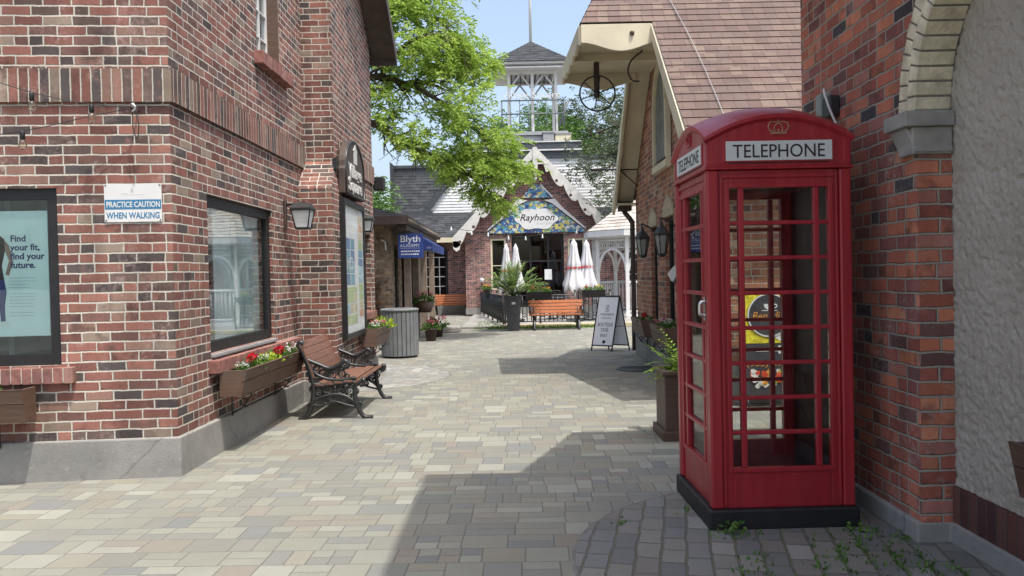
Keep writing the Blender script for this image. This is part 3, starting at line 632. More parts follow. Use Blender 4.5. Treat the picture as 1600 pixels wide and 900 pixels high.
def window_box(p0, p1, ztop, zbot, out, label, mat='brownwood', group='wooden window boxes on the brick walls', taper=.06, brackets=True):
    # a box on the wall running from p0 to p1, projecting out on the right-hand side
    fr, L = frame(p0, p1); o, d, n = fr
    t = thing('window_box', label, 'window box', ((p0[0]+p1[0])/2, (p0[1]+p1[1])/2, zbot), group)
    P = lambda s_, dd, z: (o[0]+d[0]*s_+n[0]*dd, o[1]+d[1]*s_+n[1]*dd, z)
    mb = MB(); zm = zbot+(ztop-zbot)*.58; k = taper; th = .022
    of = lambda z: out-k*(1-(z-zbot)/(ztop-zbot))
    for za, zb, e in ((zbot, zm-.003, 0.), (zm+.003, ztop, .0)):
        mb.add([P(s_, dd, z) for z, oo in ((za, of(za)), (zb, of(zb))) for s_, dd in ((0, oo-th), (L, oo-th), (L, oo), (0, oo))], [(0, 3, 2, 1), (4, 5, 6, 7), (3, 0, 4, 7)[::-1], (0, 1, 5, 4)[::-1], (1, 2, 6, 5)[::-1], (2, 3, 7, 6)[::-1]])
    f1 = mb.build('front_board', m[mat], t, bevel=.003)
    for s0, s1 in ((.002, th), (L-th, L-.002)):
        mb = MB().add([P(s_, dd, z) for s_ in (s0, s1) for dd, z in ((.02, zbot+.002), (of(zbot)-th-.001, zbot+.002), (out-th-.001, ztop-.003), (.02, ztop-.003))], [(0, 1, 2, 3), (7, 6, 5, 4), (0, 4, 5, 1), (1, 5, 6, 2), (2, 6, 7, 3), (3, 7, 4, 0)])
        mb.build('end_board', m[mat], t, bevel=.002)
    mb = MB().add([P(s_, dd, z) for z in (zbot+.004, zbot+.03) for s_, dd in ((th, .022), (L-th, .022), (L-th, of(zbot)-th-.004), (th, of(zbot)-th-.004))], [(0, 1, 2, 3), (7, 6, 5, 4), (0, 4, 5, 1), (1, 5, 6, 2), (2, 6, 7, 3), (3, 7, 4, 0)]); mb.build('bottom_board', m[mat], t)
    mb = MB(); zs = ztop-.05; mb.quad(P(th, .02, zs), P(L-th, .02, zs), P(L-th, of(zs)-th, zs), P(th, of(zs)-th, zs)); mb.build('soil', m['soil'], t)
    if brackets:
        for s_ in (.14*L+.05, L-.14*L-.05):
            q = lambda a, z: P(s_, a, z)
            mb = MB().tube([q(.012, zbot-.22), q(.012, zbot+.08)], .009, 6).tube([q(.01, zbot-.012), q(of(zbot)-.01, zbot-.012)], .009, 6)
            pts = spiral(0, 0, .015, .07, 0, 5.2, 22); mb.tube([q(out*.5+x*.8, zbot-.085+z*.8) for x, _, z in pts], .006, 6)
            pts = spiral(0, 0, .01, .045, 3, 8.2, 18); mb.tube([q(out*.95-.03+x*.7, zbot-.04+z*.7) for x, _, z in pts], .0055, 6)
            mb.tube(bez([q(.015, zbot-.2), q(out*.45, zbot-.13), q(of(zbot)-.01, zbot-.02)], 6), .007, 6)
            mb.build('bracket', m['iron'], t)
    return t
window_box(Pf(-5.4, .035, 0)[:2], Pf(-3.72, .035, 0)[:2], .76, .50, .25, 'weathered brown wooden window box under the poster window')
G1 = 'flowers in the window boxes'
flower(Pf(-3.98, .15, .72), 'ivy', .07, 11, 'small green leafy plant in the window box under the poster', G1)
window_box((-2.64, 7.10), (-2.62, 9.06), .75, .51, .27, 'long brown wooden window box beneath the large side shop window')
for i, (y, k, s_, l) in enumerate([(7.3, 'white', .085, 'white flowers at the near end of the long side window box'), (7.62, 'geranium', .115, 'nearest red geranium in the long side window box'), (7.86, 'pansy', .10, 'white and purple pansies beside the nearest red geranium'), (8.12, 'lime', .12, 'lime green leafy plant between the two red geraniums'),
                               (8.42, 'geranium', .12, 'farther red geranium in the long side window box'), (8.66, 'white', .10, 'white flowers just beyond the farther red geranium'), (8.9, 'pansy', .12, 'white and purple pansies at the far end by the bench')]):
    flower((-2.48, y, .70), k, s_, 20+i, l, G1)
window_box((-2.245, 11.75), (-2.245, 13.0), .80, .53, .28, 'brown wooden window box behind the dark bench beside the grey bin')
for i, (y, k, s_, l) in enumerate([(11.95, 'white', .11, 'white flowers in the box behind the bench'), (12.2, 'mix', .13, 'red and white flowers at the near side of the box behind the bench'), (12.5, 'pink', .12, 'pink flowers in the middle of the box behind the bench'), (12.82, 'lime', .17, 'lime green leafy plant spilling from the box by the grey bin')]):
    flower((-2.08, y, .75), k, s_, 40+i, l, G1)

# ---------------------------------------------------------------- wall lamps of the left shop
def box_lantern(label, wallp, out, z, sc=1.):
    # arm from the wall in +X, four sided tapering lantern
    x, y = wallp; t = thing('wall_lantern', label, 'lantern', (x, y, z), 'wall lanterns on the brick shop')
    mb = MB().box(x, x+.03, y-.03, y+.03, z-.18*sc, z+.22*sc); mb.build('wall_plate', m['trim_brown'], t, bevel=.006)
    cx = x+out; mb = MB().tube([(x+.02, y, z+.15*sc), (cx, y, z+.19*sc)], .012, 6); mb.build('arm', m['black'], t)
    h0, h1, b, tp = z-.17*sc, z+.08*sc, .085*sc, .135*sc
    mb = MB().lathe((cx, y, 0), [(b*1.3, h0), (tp*1.3, h1)], 4, R(45), sm=False); mb.build('glass', m['lampglass'], t)
    mb = MB()
    for k in range(4):
        a = R(45+90*k); mb.tube([(cx+b*1.36*math.cos(a), y+b*1.36*math.sin(a), h0), (cx+tp*1.36*math.cos(a), y+tp*1.36*math.sin(a), h1)], .008, 5)
    mb.lathe((cx, y, 0), [(b*1.42, h0-.012), (b*1.42, h0+.012)], 4, R(45), sm=False); mb.lathe((cx, y, 0), [(tp*1.5, h1-.01), (tp*1.5, h1+.02), (tp*1.1, h1+.085*sc), (tp*.2, h1+.11*sc)], 4, R(45), sm=False)
    mb.build('cage', m['black'], t)
box_lantern('black lantern with frosted panes on the wall by the large side window', (-2.66, 9.42), .22, 2.29, .86)
box_lantern('small black lantern on the wall beyond the notice board', (-2.27, 12.02), .12, 2.36, .68)
fl = thing('floodlight', 'small dark floodlight box at the far upper corner of the brick shop', 'floodlight', (-2.2, 13.3, 3.1))
MB().box(-2.27, -2.09, 13.26, 13.48, 3.0, 3.22).build('housing', m['black'], fl, bevel=.02)
MB().tube([(-2.27, 13.2, 3.15), (-2.2, 13.3, 3.15)], .02, 6).build('bracket', m['dkmetal'], fl)

# ---------------------------------------------------------------- notice board and arched sign
nb = thing('notice_board', 'tall black framed glazed notice board with coloured posters on the brick wall', 'notice board', (-2.2, 11.1, .7))
fr = ((-2.225, 10.42), (0, 1), (1, 0))
mb = MB(); W_ = 1.42
for s0, s1, z0, z1 in ((0, .06, .74, 2.60), (W_-.06, W_, .74, 2.60), (.06, W_-.06, .74, .81), (.06, W_-.06, 2.52, 2.60)): mb.lbox(fr, s0, s1, -.03, .07, z0, z1)
mb.build('frame', m['black'], nb, bevel=.004)
mb = MB(); mb.lbox(fr, .05, W_-.05, -.03, .045, .79, 2.54); mb.build('backing', m['boardwhite'], nb)
bd = {k: plain('print_'+k, c, .6, .1) for k, c in dict(teal=(.26, .44, .54), sky=(.45, .60, .70), green=(.52, .62, .36), orange=(.66, .44, .30), sand=(.66, .60, .44), blue=(.22, .32, .50)).items()}
mb = MB(); mats = list(bd.values())
def pr(s0, s1, z0, z1, k): mb.cur = k; mb.lbox(fr, s0, s1, .0455, .047, z0, z1)
random.seed(9)
for i in range(2):
    for j in range(4): pr(.14+i*.3, .40+i*.3, 1.46+j*.16, 1.605+j*.16, 0 if (i+j) % 3 else 5)
for i in range(12): pr(.98, 1.30, 1.0+i*.12, 1.105+i*.12, random.randrange(6))
for i in range(3):
    for j in range(3): pr(.12+i*.25, .34+i*.25, .92+j*.15, 1.05+j*.15, random.choice((2, 4, 1, 2)))
pr(.12, .84, 1.36, 1.43, 2)
mb.build('printed_blocks', mats, nb)
text('NO', (-2.1775, 10.58, 1.66), (0, 1, 0), (0, 0, 1), .26, m['paper'], nb, width=.42)
mb = MB(); mb.lbox(fr, .055, W_-.055, .055, .058, .80, 2.53); mb.build('pane', m['acrylic'], nb)
asg = thing('arched_sign', 'dark brown arched wooden sign with silver letters above the notice board', 'sign', (-2.2, 11.1, 2.66))
prof = [(-.68, 2.66), (.68, 2.66), (.68, 2.98), (.66, 3.02)]+[(.66*math.cos(R(a_)), 3.02+.42*math.sin(R(a_))) for a_ in range(8, 173, 9)]+[(-.66, 3.02), (-.68, 2.98)]
mb = MB().prism([(-2.23, 11.1+s_, z) for s_, z in prof], (.09, 0, 0)); mb.build('board', m['trim_brown'], asg, bevel=.01)
rim = [(-2.138, 11.1+s_*.95, 2.68+(z-2.66)*.955) for s_, z in prof]; MB().tube(rim, .018, 6, True).build('rim', m['iron'], asg)
text('Village', (-2.139, 10.62, 2.92), (0, 1, 0), (0, 0, 1), .25, m['silver'], asg, width=.92, ext=.012, bold=.02)
text('Square', (-2.139, 10.62, 2.73), (0, 1, 0), (0, 0, 1), .25, m['silver'], asg, width=.92, ext=.012, bold=.02)
mb = MB().box(-2.14, -2.128, 11.02, 11.22, 3.12, 3.30).prism([(-2.14, 11.0, 3.30), (-2.14, 11.24, 3.30), (-2.14, 11.12, 3.40)], (.012, 0, 0)); mb.build('tower_emblem', m['silver'], asg)
MB().box(-2.27, -2.22, 10.3, 10.42, 2.95, 3.1).build('bracket', m['iron'], asg)

# ---------------------------------------------------------------- ornate bench
def bench_end(mb, y=0.):
    q = lambda pts, r, s_=6, cl=False: mb.tube([(p[0], y_off+p[1], p[2]) for p in pts], r, s_, cl)
    return mb
ob = thing('ornate_bench', 'weathered brown slatted bench with ornate black cast iron ends by brick wall', 'bench', (-1.98, 9.5, 0), rz=R(90))
# local: length along x, front towards -y
slats = []
for i in range(5):                       # seat, curved
    yy = -.26+.105*i; zz = .425-.012*i+(0.0 if i else -.01); slats.append(((yy, zz), .098, R(-3) if i else R(22)))
for i in range(5):                       # back, leaning
    f = i/4; slats.append(((.235+.10*f+.02*f*f, .50+.32*f), .084, R(-90+16+8*f)))
for i, ((yy, zz), wd, an) in enumerate(slats):
    mb = MB(); mb.X = Matrix.Translation((0, yy, zz)) @ Matrix.Rotation(-an, 4, 'X')
    mb.box(-.72, .72, -wd/2, wd/2, -.013, .013); mb.build('slat', m['benchwood'], ob, local=True, bevel=.005)
def iron_end(x):
    mb = MB(); T = lambda pts, r=.011, cl=False, n=6: mb.tube([(x, p[0], p[1]) for p in pts], r*1.35, n, cl)
    B = lambda pts: [(p[1], p[2]) for p in bez([(0, a_, b_) for a_, b_ in pts], 7)]
    T(B([(.36, .0), (.30, .05), (.25, .18), (.23, .36), (.27, .55), (.35, .76), (.385, .82), (.36, .855), (.33, .83)]), .019)
    T(B([(-.36, .0), (-.30, .04), (-.25, .14), (-.225, .26), (-.23, .36), (-.29, .41), (-.325, .43), (-.315, .38), (-.28, .37)]), .019)
    T(B([(-.30, .405), (-.1, .40), (.1, .375), (.24, .39)]), .017)
    T(B([(.30, .66), (.16, .60), (.05, .56), (-.06, .60), (-.12, .64), (-.16, .60), (-.12, .56), (-.09, .59)]), .017)
    T(B([(.27, .60), (.20, .50), (.06, .44), (-.10, .43), (-.24, .45)]), .014)
    T(B([(.25, .20), (.12, .25), (0, .27), (-.12, .25), (-.25, .16)]), .014); T(B([(.25, .16), (.14, .07+.08), (.0, .19), (-.14, .15), (-.26, .12)]), .009)
    for c, r in (((.13, .50), .045), ((.02, .49), .042), ((-.08, .50), .04), ((.19, .57), .03), ((-.14, .47), .025), ((.07, .555), .022), ((-.03, .555), .022),
                 ((.17, .31), .05), ((.05, .325), .045), ((-.07, .325), .045), ((-.17, .31), .045), ((.20, .25), .025), ((-.2, .24), .025), ((.11, .27), .025), ((-.01, .29), .02), ((-.12, .28), .02), ((.25, .44), .03), ((.275, .50), .025), ((.0, .225), .03), ((.09, .20), .03), ((-.09, .20), .03), ((.24, .33), .035), ((-.235, .30), .03), ((.27, .15), .03), ((-.27, .16), .025), ((.28, .09), .02), ((.12, .36), .03), ((-.01, .365), .03), ((-.13, .36), .03), ((.22, .50), .03), ((.29, .57), .022), ((.31, .64), .02)):
        T([(c[0]+r*math.cos(k*6.283/14), c[1]+r*math.sin(k*6.283/14)) for k in range(14)], .0075, True, 5)
        T([(p[0], p[2]) for p in spiral(c[0], c[1], .006, r*.8, random.uniform(0, 6), random.uniform(8, 10), 14)], .006, False, 5)
    for k in range(10):
        a_ = k*.628; T([(-.305+.0*k, .395), (-.305+.05*math.cos(a_), .395+.05*math.sin(a_))], .009, False, 5)
    T(B([(.40, .012), (.36, .012), (.32, .02)]), .018); T(B([(-.42, .012), (-.36, .012), (-.31, .02)]), .018)
    mb.build('iron_end', m['iron'], ob, local=True)
random.seed(4); iron_end(-.70); iron_end(.70)
MB().tube([(-.7, .02, .24), (.7, .02, .24)], .010, 6).tube([(-.7, .24, .40), (.7, .24, .40)], .010, 6).build('tie_rod', m['iron'], ob, local=True)

# ---------------------------------------------------------------- grey slatted bin
bn = thing('litter_bin', 'round grey bin with vertical slats beside the brick shop corner', 'bin', (-2.2, 15.55, 0))
c_ = (-2.2, 15.55, 0); n = 26; mb = MB()
for k in range(n):
    mb.X = Matrix.Translation(c_) @ Matrix.Rotation(2*math.pi*k/n, 4, 'Z'); mb.box(.335, .36, -.037, .037, .04, .90)
mb.X = None; mb.build('slats', m['grayslat'], bn, bevel=.004)
MB().lathe(c_, [(.33, .02), (.334, .03), (.334, .87), (.31, .88), (.30, .5)], 26).build('liner', m['dkmetal'], bn)
MB().lathe(c_, [(.29, .90), (.372, .895), (.375, .93), (.35, .945), (.29, .93)], 36, caps=False).build('rim', m['grayslat'], bn)

# ================================================================ RIGHT NEAR BRICK BUILDING
rb = thing('brick_building', 'near brick building at the right edge with blind arch filled by rough stucco', 'building', (5, 2.5, 0))
XR = 2.25; JY = 4.42; RA = .76; CY = JY-RA; ZS = 2.40
mb = MB()
q = lambda y, z, x=XR: (x, y, z)
wall(mb, (XR, 6.15), (XR, JY), .11, ZS); wall(mb, (XR, 6.15), (XR, CY+RA+.2), ZS, 3.95)
arc = [(CY+(RA+.2)*math.cos(R(a_)), ZS+(RA+.2)*math.sin(R(a_))) for a_ in range(0, 181, 6)]
y0, y1 = CY-RA-.2, CY+RA+.2
# masonry above the arch
for (ya, za), (yb, zb) in zip(arc, arc[1:]): mb.quad(q(ya, za), q(yb, zb), q(yb, 3.95), q(ya, 3.95))
wall(mb, (XR, CY-RA), (XR, -.4), .11, ZS); wall(mb, (XR, CY-RA-.2), (XR, -.4), ZS, 3.95)
wall(mb, (8, 6.15), (XR, 6.15), 0, 3.95); wall(mb, (XR, -.4), (8, -.4), 0, 3.95); wall(mb, (8, -.4), (8, 6.15), 0, 3.95)
mb.poly([q(6.15, 3.95), q(-.4, 3.95), q(1.6, 6.2), q(2.88, 7.4), q(4.2, 6.2)])
mb.build('wall', m['brick_right'], rb)
mb = MB(); XS = 2.44
mb.quad((XR, JY, .11), (XS, JY, .11), (XS, JY, ZS), (XR, JY, ZS)); mb.build('jamb', m['brick_jamb'], rb); MB().quad((XS, CY-RA, .11), (XR, CY-RA, .11), (XR, CY-RA, ZS), (XS, CY-RA, ZS)).build('jamb', m['brick_jamb'], rb)
mb = MB(); arcs = [(CY+RA*math.cos(R(a_)), ZS+RA*math.sin(R(a_))) for a_ in range(0, 181, 6)]
# stucco infill with relief
ny, nz = 60, 70; random.seed(8)
ya_, yb_, za_, zb_ = CY-RA-.05, JY+.02, .31, ZS+RA+.03; ny, nz = 136, 262
def rough(y, z):
    p = Vector((y, z, 0)); v = .55*mnoise.noise(p*26)+.35*mnoise.noise(p*55+Vector((7, 3, 1)))+.2*mnoise.noise(p*9)
    w = mnoise.noise(p*38+Vector((1, 9, 4))); return .010*max(-.6, min(.6, v*1.5))-(.009 if w < -.30 else 0)
mb.smooth = True
mb.add([(XS-rough(ya_+(yb_-ya_)*i/ny, za_+(zb_-za_)*j/nz), ya_+(yb_-ya_)*i/ny, za_+(zb_-za_)*j/nz) for j in range(nz+1) for i in range(ny+1)], [(j*(ny+1)+i, (j+1)*(ny+1)+i, (j+1)*(ny+1)+i+1, j*(ny+1)+i+1) for j in range(nz) for i in range(ny)])
mb.smooth = False; mb.build('stucco_panel', m['stucco'], rb)
mb = MB(); mb.box(XS-.02, XS+.05, CY-RA+.002, JY-.002, .115, .325); mb.build('soldier_course', m['brick_right_soldier'], rb)
mb = MB(); mb.prism([(XR-.03, 6.18, 0), (XR-.03, JY-.005, 0), (XS-.035, JY-.005, 0), (XS-.035, CY-RA+.005, 0), (XR-.03, CY-RA+.005, 0), (XR-.03, -.4, 0), (8, -.4, 0), (8, 6.18, 0)], (0, 0, .122)); mb.build('foundation', m['concrete'], rb, bevel=.012)
# two rings of pale arch bricks
mb = MB(); mb2 = MB(); random.seed(12)
for ring, (r0, r1, px) in enumerate(((RA, RA+.098, .012), (RA+.10, RA+.2, .006))):
    nb_ = int(math.pi*(r0+r1)/2/.083)
    for k in range(nb_):
        a0, a1 = math.pi*(k+.06)/nb_, math.pi*(k+.94)/nb_; j = random.uniform(-.004, .004)
        P = [(CY+r*math.cos(a_), ZS+r*math.sin(a_)) for r, a_ in ((r0+.003, a0), (r1-.003, a0), (r1-.003, a1), (r0+.003, a1))]
        mb.prism([(XR-px+j, y_, z_) for y_, z_ in P], ((XS-XR+px-.001) if ring == 0 else .1, 0, 0))
for (ya, za), (yb, zb) in zip([(CY+(RA+.006)*math.cos(R(a_)), ZS+(RA+.006)*math.sin(R(a_))) for a_ in range(0, 181, 6)], [(CY+(RA+.006)*math.cos(R(a_)), ZS+(RA+.006)*math.sin(R(a_))) for a_ in range(6, 187, 6)]):
    if zb < ZS: break
    f = lambda y_, z_, k: (CY+(y_-CY)*k, ZS+(z_-ZS)*k)
    ko = (RA+.2)/(RA+.006); oa, obb = f(ya, za, ko), f(yb, zb, ko)
    mb2.prism([(XR-.001, ya, za), (XR-.001, oa[0], oa[1]), (XR-.001, obb[0], obb[1]), (XR-.001, yb, zb)], (XS-XR-.002, 0, 0))
mb.build('arch_bricks', m['brick_yellow'], rb, bevel=.006); mb2.build('arch_mortar', m['mortar_dark'], rb)
# stone impost on each jamb
for yj, sg in ((JY, 1), (CY-RA, -1)):
    a_, b_ = yj-sg*.045, yj+sg*.22; lo, hi = min(a_, b_), max(a_, b_)
    mb = MB(); mb.prism([(XR-.02, yj+sg*.16, 2.17), (XR-.06, yj+sg*.20, 2.31), (XS-.002, yj+sg*.20, 2.31), (XS-.002, yj+sg*.16, 2.17)], (0, -sg*.19, 0)); mb.box(XR-.085, XS-.002, lo, hi, 2.31, ZS-.005)
    mb.box(XR-.035, XS-.004, min(yj-sg*.02, yj+sg*.15), max(yj-sg*.02, yj+sg*.15), 2.16, 2.31)
    mb.build('impost', m['stone'], rb, bevel=.008)
# steep roof with a projecting clipped gable hood (casts the shade on the paving)
mb = MB(); th = .12
def slab(pts, mat_mb, t_=.12): mat_mb.prism(pts, (0, 0, -t_))
slab([(1.5, 6.6, 3.92), (9, 6.6, 3.92), (9, 2.88, 7.62), (1.5, 2.88, 7.62)], mb); slab([(1.5, -.84, 3.92), (9, -.84, 3.92), (9, 2.88, 7.62), (1.5, 2.88, 7.62)], mb)
slab([(.82, 4.33, 6.18), (1.5, 4.33, 6.18), (1.5, 2.88, 7.62), (1.15, 2.88, 7.62)], mb); slab([(.82, 1.43, 6.18), (1.5, 1.43, 6.18), (1.5, 2.88, 7.62), (1.15, 2.88, 7.62)], mb); slab([(.82, 4.33, 6.18), (.82, 1.43, 6.18), (1.15, 2.88, 7.62)], mb)
mb.build('roof', m['shingle_rose'], rb)
mb = MB(); mb.box(.80, 2.24, 4.29, 4.36, 5.85, 6.2); mb.box(.80, 2.24, 1.40, 1.47, 5.85, 6.2); mb.box(.78, .84, 1.40, 4.36, 5.8, 6.2); mb.box(.84, 2.24, 1.47, 4.29, 6.0, 6.04)
mb.prism([(1.5, 6.45, 3.93), (1.5, 6.45, 4.03), (1.5, 4.33, 6.16), (1.5, 4.33, 5.9)], (.05, 0, 0)); mb.prism([(1.55, 6.4, 3.98), (1.55, 4.3, 6.05), (1.55, 4.3, 6.0), (1.55, 6.4, 3.94)], (.69, 0, 0)); mb.build('hood', m['cream'], rb)
# small junction box with a loop of pale cable above the booth
jb = thing('junction_box', 'small grey green box with white cable loop on the brick above the booth', 'junction box', (2.2, 5.55, 2.63))
MB().box(2.17, 2.249, 5.58, 5.67, 2.60, 2.76).build('housing', plain('greengrey', (.25, .29, .26), .6), jb, bevel=.008)
MB().box(2.18, 2.249, 5.44, 5.57, 2.58, 2.72).build('fitting', m['dkmetal'], jb, bevel=.01)
MB().tube(bez([(2.19, 5.55, 2.73), (2.16, 5.49, 2.765), (2.14, 5.43, 2.73), (2.16, 5.40, 2.62), (2.2, 5.38, 2.5)], 7), .008, 6).build('cable', m['white'], jb)
window_box((2.435, 3.58), (2.435, 2.5), .75, .50, .225, 'dark brown box planter cut off at the right edge on the stucco', 'brownpaint', None, .05, True)

# ================================================================ TELEPHONE BOOTH
tb = thing('telephone_booth', 'glossy red telephone booth with domed roof, glazed sides and black plinth', 'telephone booth', (1.585, 5.17, 0), rz=R(1)); tb.scale = (.968, .968, .985)
h = .445
def Lb(x0, x1, y0, y1, z0, z1, mb): mb.box(x0, x1, y0, y1, z0, z1)
mb = MB().box(-h-.02, h+.02, -h-.02, h+.02, 0, .125); mb.build('plinth', m['black'], tb, local=True, bevel=.012)
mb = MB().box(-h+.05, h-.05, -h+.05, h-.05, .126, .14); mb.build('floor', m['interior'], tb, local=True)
GZ0, GZ1, GW = .37, 2.06, .305
for sx in (-1, 1):
    for sy in (-1, 1):
        mb = MB(); a0, a1 = sorted((sx*(h-.075), sx*h)); b0, b1 = sorted((sy*(h-.075), sy*h)); mb.box(a0, a1, b0, b1, .126, 2.17)
        # reeded inner step
        mb.build('corner_post', m['red'], tb, local=True, bevel=.012)
def rotz(k): return Matrix.Rotation(R(90*k), 4, 'Z')
def side_panel(k, solid=False, name='glazed_side'):
    # k = 0 front (-y), 1 = right (+x), 2 = back, 3 = left door (-x)
    mb = MB(); mb.X = rotz(k); y0, y1 = -h+.018, -h+.06; X_ = h-.076
    if solid:
        mb.box(-X_, X_, y0, y1, .126, 2.168); o = mb.build('back_panel', m['red'], tb, local=True)
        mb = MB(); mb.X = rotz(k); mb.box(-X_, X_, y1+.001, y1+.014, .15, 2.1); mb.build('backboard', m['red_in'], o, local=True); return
    mb.box(-X_, -GW, y0, y1, .126, 2.168); mb.box(GW, X_, y0, y1, .126, 2.168); mb.box(-GW, GW, y0, y1, .126, GZ0); mb.box(-GW, GW, y0, y1, GZ1, 2.168)
    # raised moulding round the glazing
    e = .028
    for a0, a1, b0, b1 in ((-GW-e, -GW, GZ0-e, GZ1+e), (GW, GW+e, GZ0-e, GZ1+e), (-GW, GW, GZ0-e, GZ0), (-GW, GW, GZ1, GZ1+e)): mb.box(a0, a1, y0-.010, y0+.002, b0, b1)
    mb.box(-X_+.005, -X_+.022, y0-.012, y0+.001, .14, 2.14); mb.box(X_-.022, X_-.005, y0-.012, y0+.001, .14, 2.14); mb.box(-X_+.022, X_-.022, y0-.012, y0+.001, 2.12, 2.14)
    o = mb.build(name, m['red'], tb, local=True, bevel=.004)
    mb = MB(); mb.X = rotz(k)
    for c in (-.232, .232): mb.box(c-.017, c+.017, y0-.004, y1-.004, GZ0, GZ1)
    for i in range(1, 8):
        z = GZ0+(GZ1-GZ0)*i/8; mb.box(-GW, GW, y0-.003, y1-.006, z-.012, z+.012)
    mb.build('glazing_bars', m['red'], o, local=True, bevel=.005)
    mb = MB(); mb.X = rotz(k); mb.box(-GW+.001, GW-.001, y0+.018, y0+.022, GZ0+.001, GZ1-.001); mb.build('panes', m['glass_booth'], o, local=True)
    return o
side_panel(0); side_panel(2); side_panel(1, True); door = side_panel(3, name='door')
mb = MB(); mb.X = rotz(3); mb.tube(bez([(.34, -h+.01, 1.29), (.34, -h-.025, 1.30), (.34, -h-.03, 1.33), (.34, -h-.025, 1.37), (.34, -h+.01, 1.38)], 5), .011, 8); mb.box(.318, .362, -h-.002, -h+.012, 1.26, 1.41); mb.build('handle', m['chrome'], door, local=True)
# entablature, sign boxes
mb = MB(); hh = h+.012
mb.box(-hh, hh, -hh, hh, 2.17, 2.185); mb.box(-h-.004, h+.004, -h-.004, h+.004, 2.185, 2.20); 
mb.build('cornice', m['red'], tb, local=True, bevel=.005)
ZA, RI, OV = 2.375, .135, .0
def arch(x, e=h): return ZA+RI*(1-(x/e)**2)
for k in range(4):
    mb = MB(); mb.X = rotz(k); N_ = 24; xs = [-h+2*h*i/N_ for i in range(N_+1)]
    e = -h+.002
    if k in (1, 3): e = -h+.004
    mb.prism([(x, e, 2.2) for x in (-h, h)]+[(x, e, arch(x)-.02) for x in xs[::-1]], (0, .04, 0)); o = mb.build('pediment', m['red'], tb, local=True, bevel=.003)
    mb = MB(); mb.X = rotz(k); mb.box(-.343, .343, e-.006, e+.002, 2.212, 2.348); mb.build('sign_frame', m['red'], o, local=True, bevel=.003)
    mb = MB(); mb.X = rotz(k); mb.box(-.326, .326, e-.0085, e-.004, 2.222, 2.338); sp_ = mb.build('sign_panel', m['opal'], o, local=True)
    MBX = rotz(k); rr = MBX @ Vector((1, 0, 0)); po_ = MBX @ Vector((-.285, e-.0086, 2.240))
    text('TELEPHONE', po_, rr, (0, 0, 1), .112, m['ink'], o, width=.565, local=True, bold=.004)
    mb = MB(); mb.X = rotz(k); mb.box(-.31, .31, e-.003, e+.003, 2.206, 2.213); mb.build('vent_slot', m['black'], o, local=True)
    # moulded crown
    mb = MB(); mb.X = rotz(k); cy_ = e-.004; cz = 2.385
    mb.box(-.048, .048, cy_-.006, cy_+.006, cz-.008, cz+.006)
    for s_ in (-1, 1):
        mb.tube([(s_*p[0], cy_, p[2]) for p in bez([(.046, 0, cz+.006), (.062, 0, cz+.035), (.050, 0, cz+.062), (.02, 0, cz+.066), (.0, 0, cz+.056)], 6)], .005, 6)
        mb.tube([(s_*p[0], cy_, p[2]) for p in bez([(.02, 0, cz+.006), (.026, 0, cz+.03), (.012, 0, cz+.052), (.0, 0, cz+.056)], 5)], .004, 6)
        for xx, zz in ((.026, .012), (.040, .014)): mb.lathe((s_*xx, cy_, cz+zz), [(.001, -.006), (.007, 0), (.001, .006)], 8)
    mb.lathe((0, cy_, cz+.016), [(.001, -.01), (.009, 0), (.001, .01)], 8); mb.lathe((0, cy_, cz+.070), [(.001, -.008), (.008, 0), (.001, .008)], 8); mb.box(-.003, .003, cy_-.003, cy_+.003, cz+.076, cz+.092); mb.box(-.008, .008, cy_-.003, cy_+.003, cz+.082, cz+.087)
    mb.build('crown', m['gold'] if k == 0 else m['red'], o, local=True)
mb = MB(); N_ = 28; H2 = h+.016; mb.smooth = True
def rz_(x, y, d=0.): return ZA+.012+RI*((1-(x/H2)**2)+(1-(y/H2)**2)*.55)-RI*.0+d
g = [(-H2+2*H2*i/N_, -H2+2*H2*j/N_) for j in range(N_+1) for i in range(N_+1)]
def edge_drop(x, y): return 0.
def top(x, y):
    # each edge is a segmental arch; a sail dome spans them
    return ZA-.012+RI*(1-(x/H2)**2)+RI*.8*(1-(y/H2)**2)+(RI*.2*(1-(y/H2)**2)*(x/H2)**2)
mb.add([(x, y, top(x, y)) for x, y in g], [(j*(N_+1)+i, j*(N_+1)+i+1, (j+1)*(N_+1)+i+1, (j+1)*(N_+1)+i) for j in range(N_) for i in range(N_)])
mb.smooth = False
for k in range(4):
    X_ = rotz(k); ed = [(-H2+2*H2*i/N_) for i in range(N_+1)]
    a_ = [X_ @ Vector((x, -H2, top(x, H2))) for x in ed]; b_ = [X_ @ Vector((x, -H2-.004, top(x, H2)-.022)) for x in ed]; c2 = [X_ @ Vector((x*.96, -h+.01, top(x, H2)-.045)) for x in ed]
    for i in range(N_): mb.quad(b_[i], b_[i+1], a_[i+1], a_[i]); mb.quad(c2[i], c2[i+1], b_[i+1], b_[i])
mb.build('roof', m['red'], tb, local=True)
MB().box(-h+.05, h-.05, -h+.05, h-.05, 2.12, 2.135).build('ceiling', m['red_in'], tb, local=True)

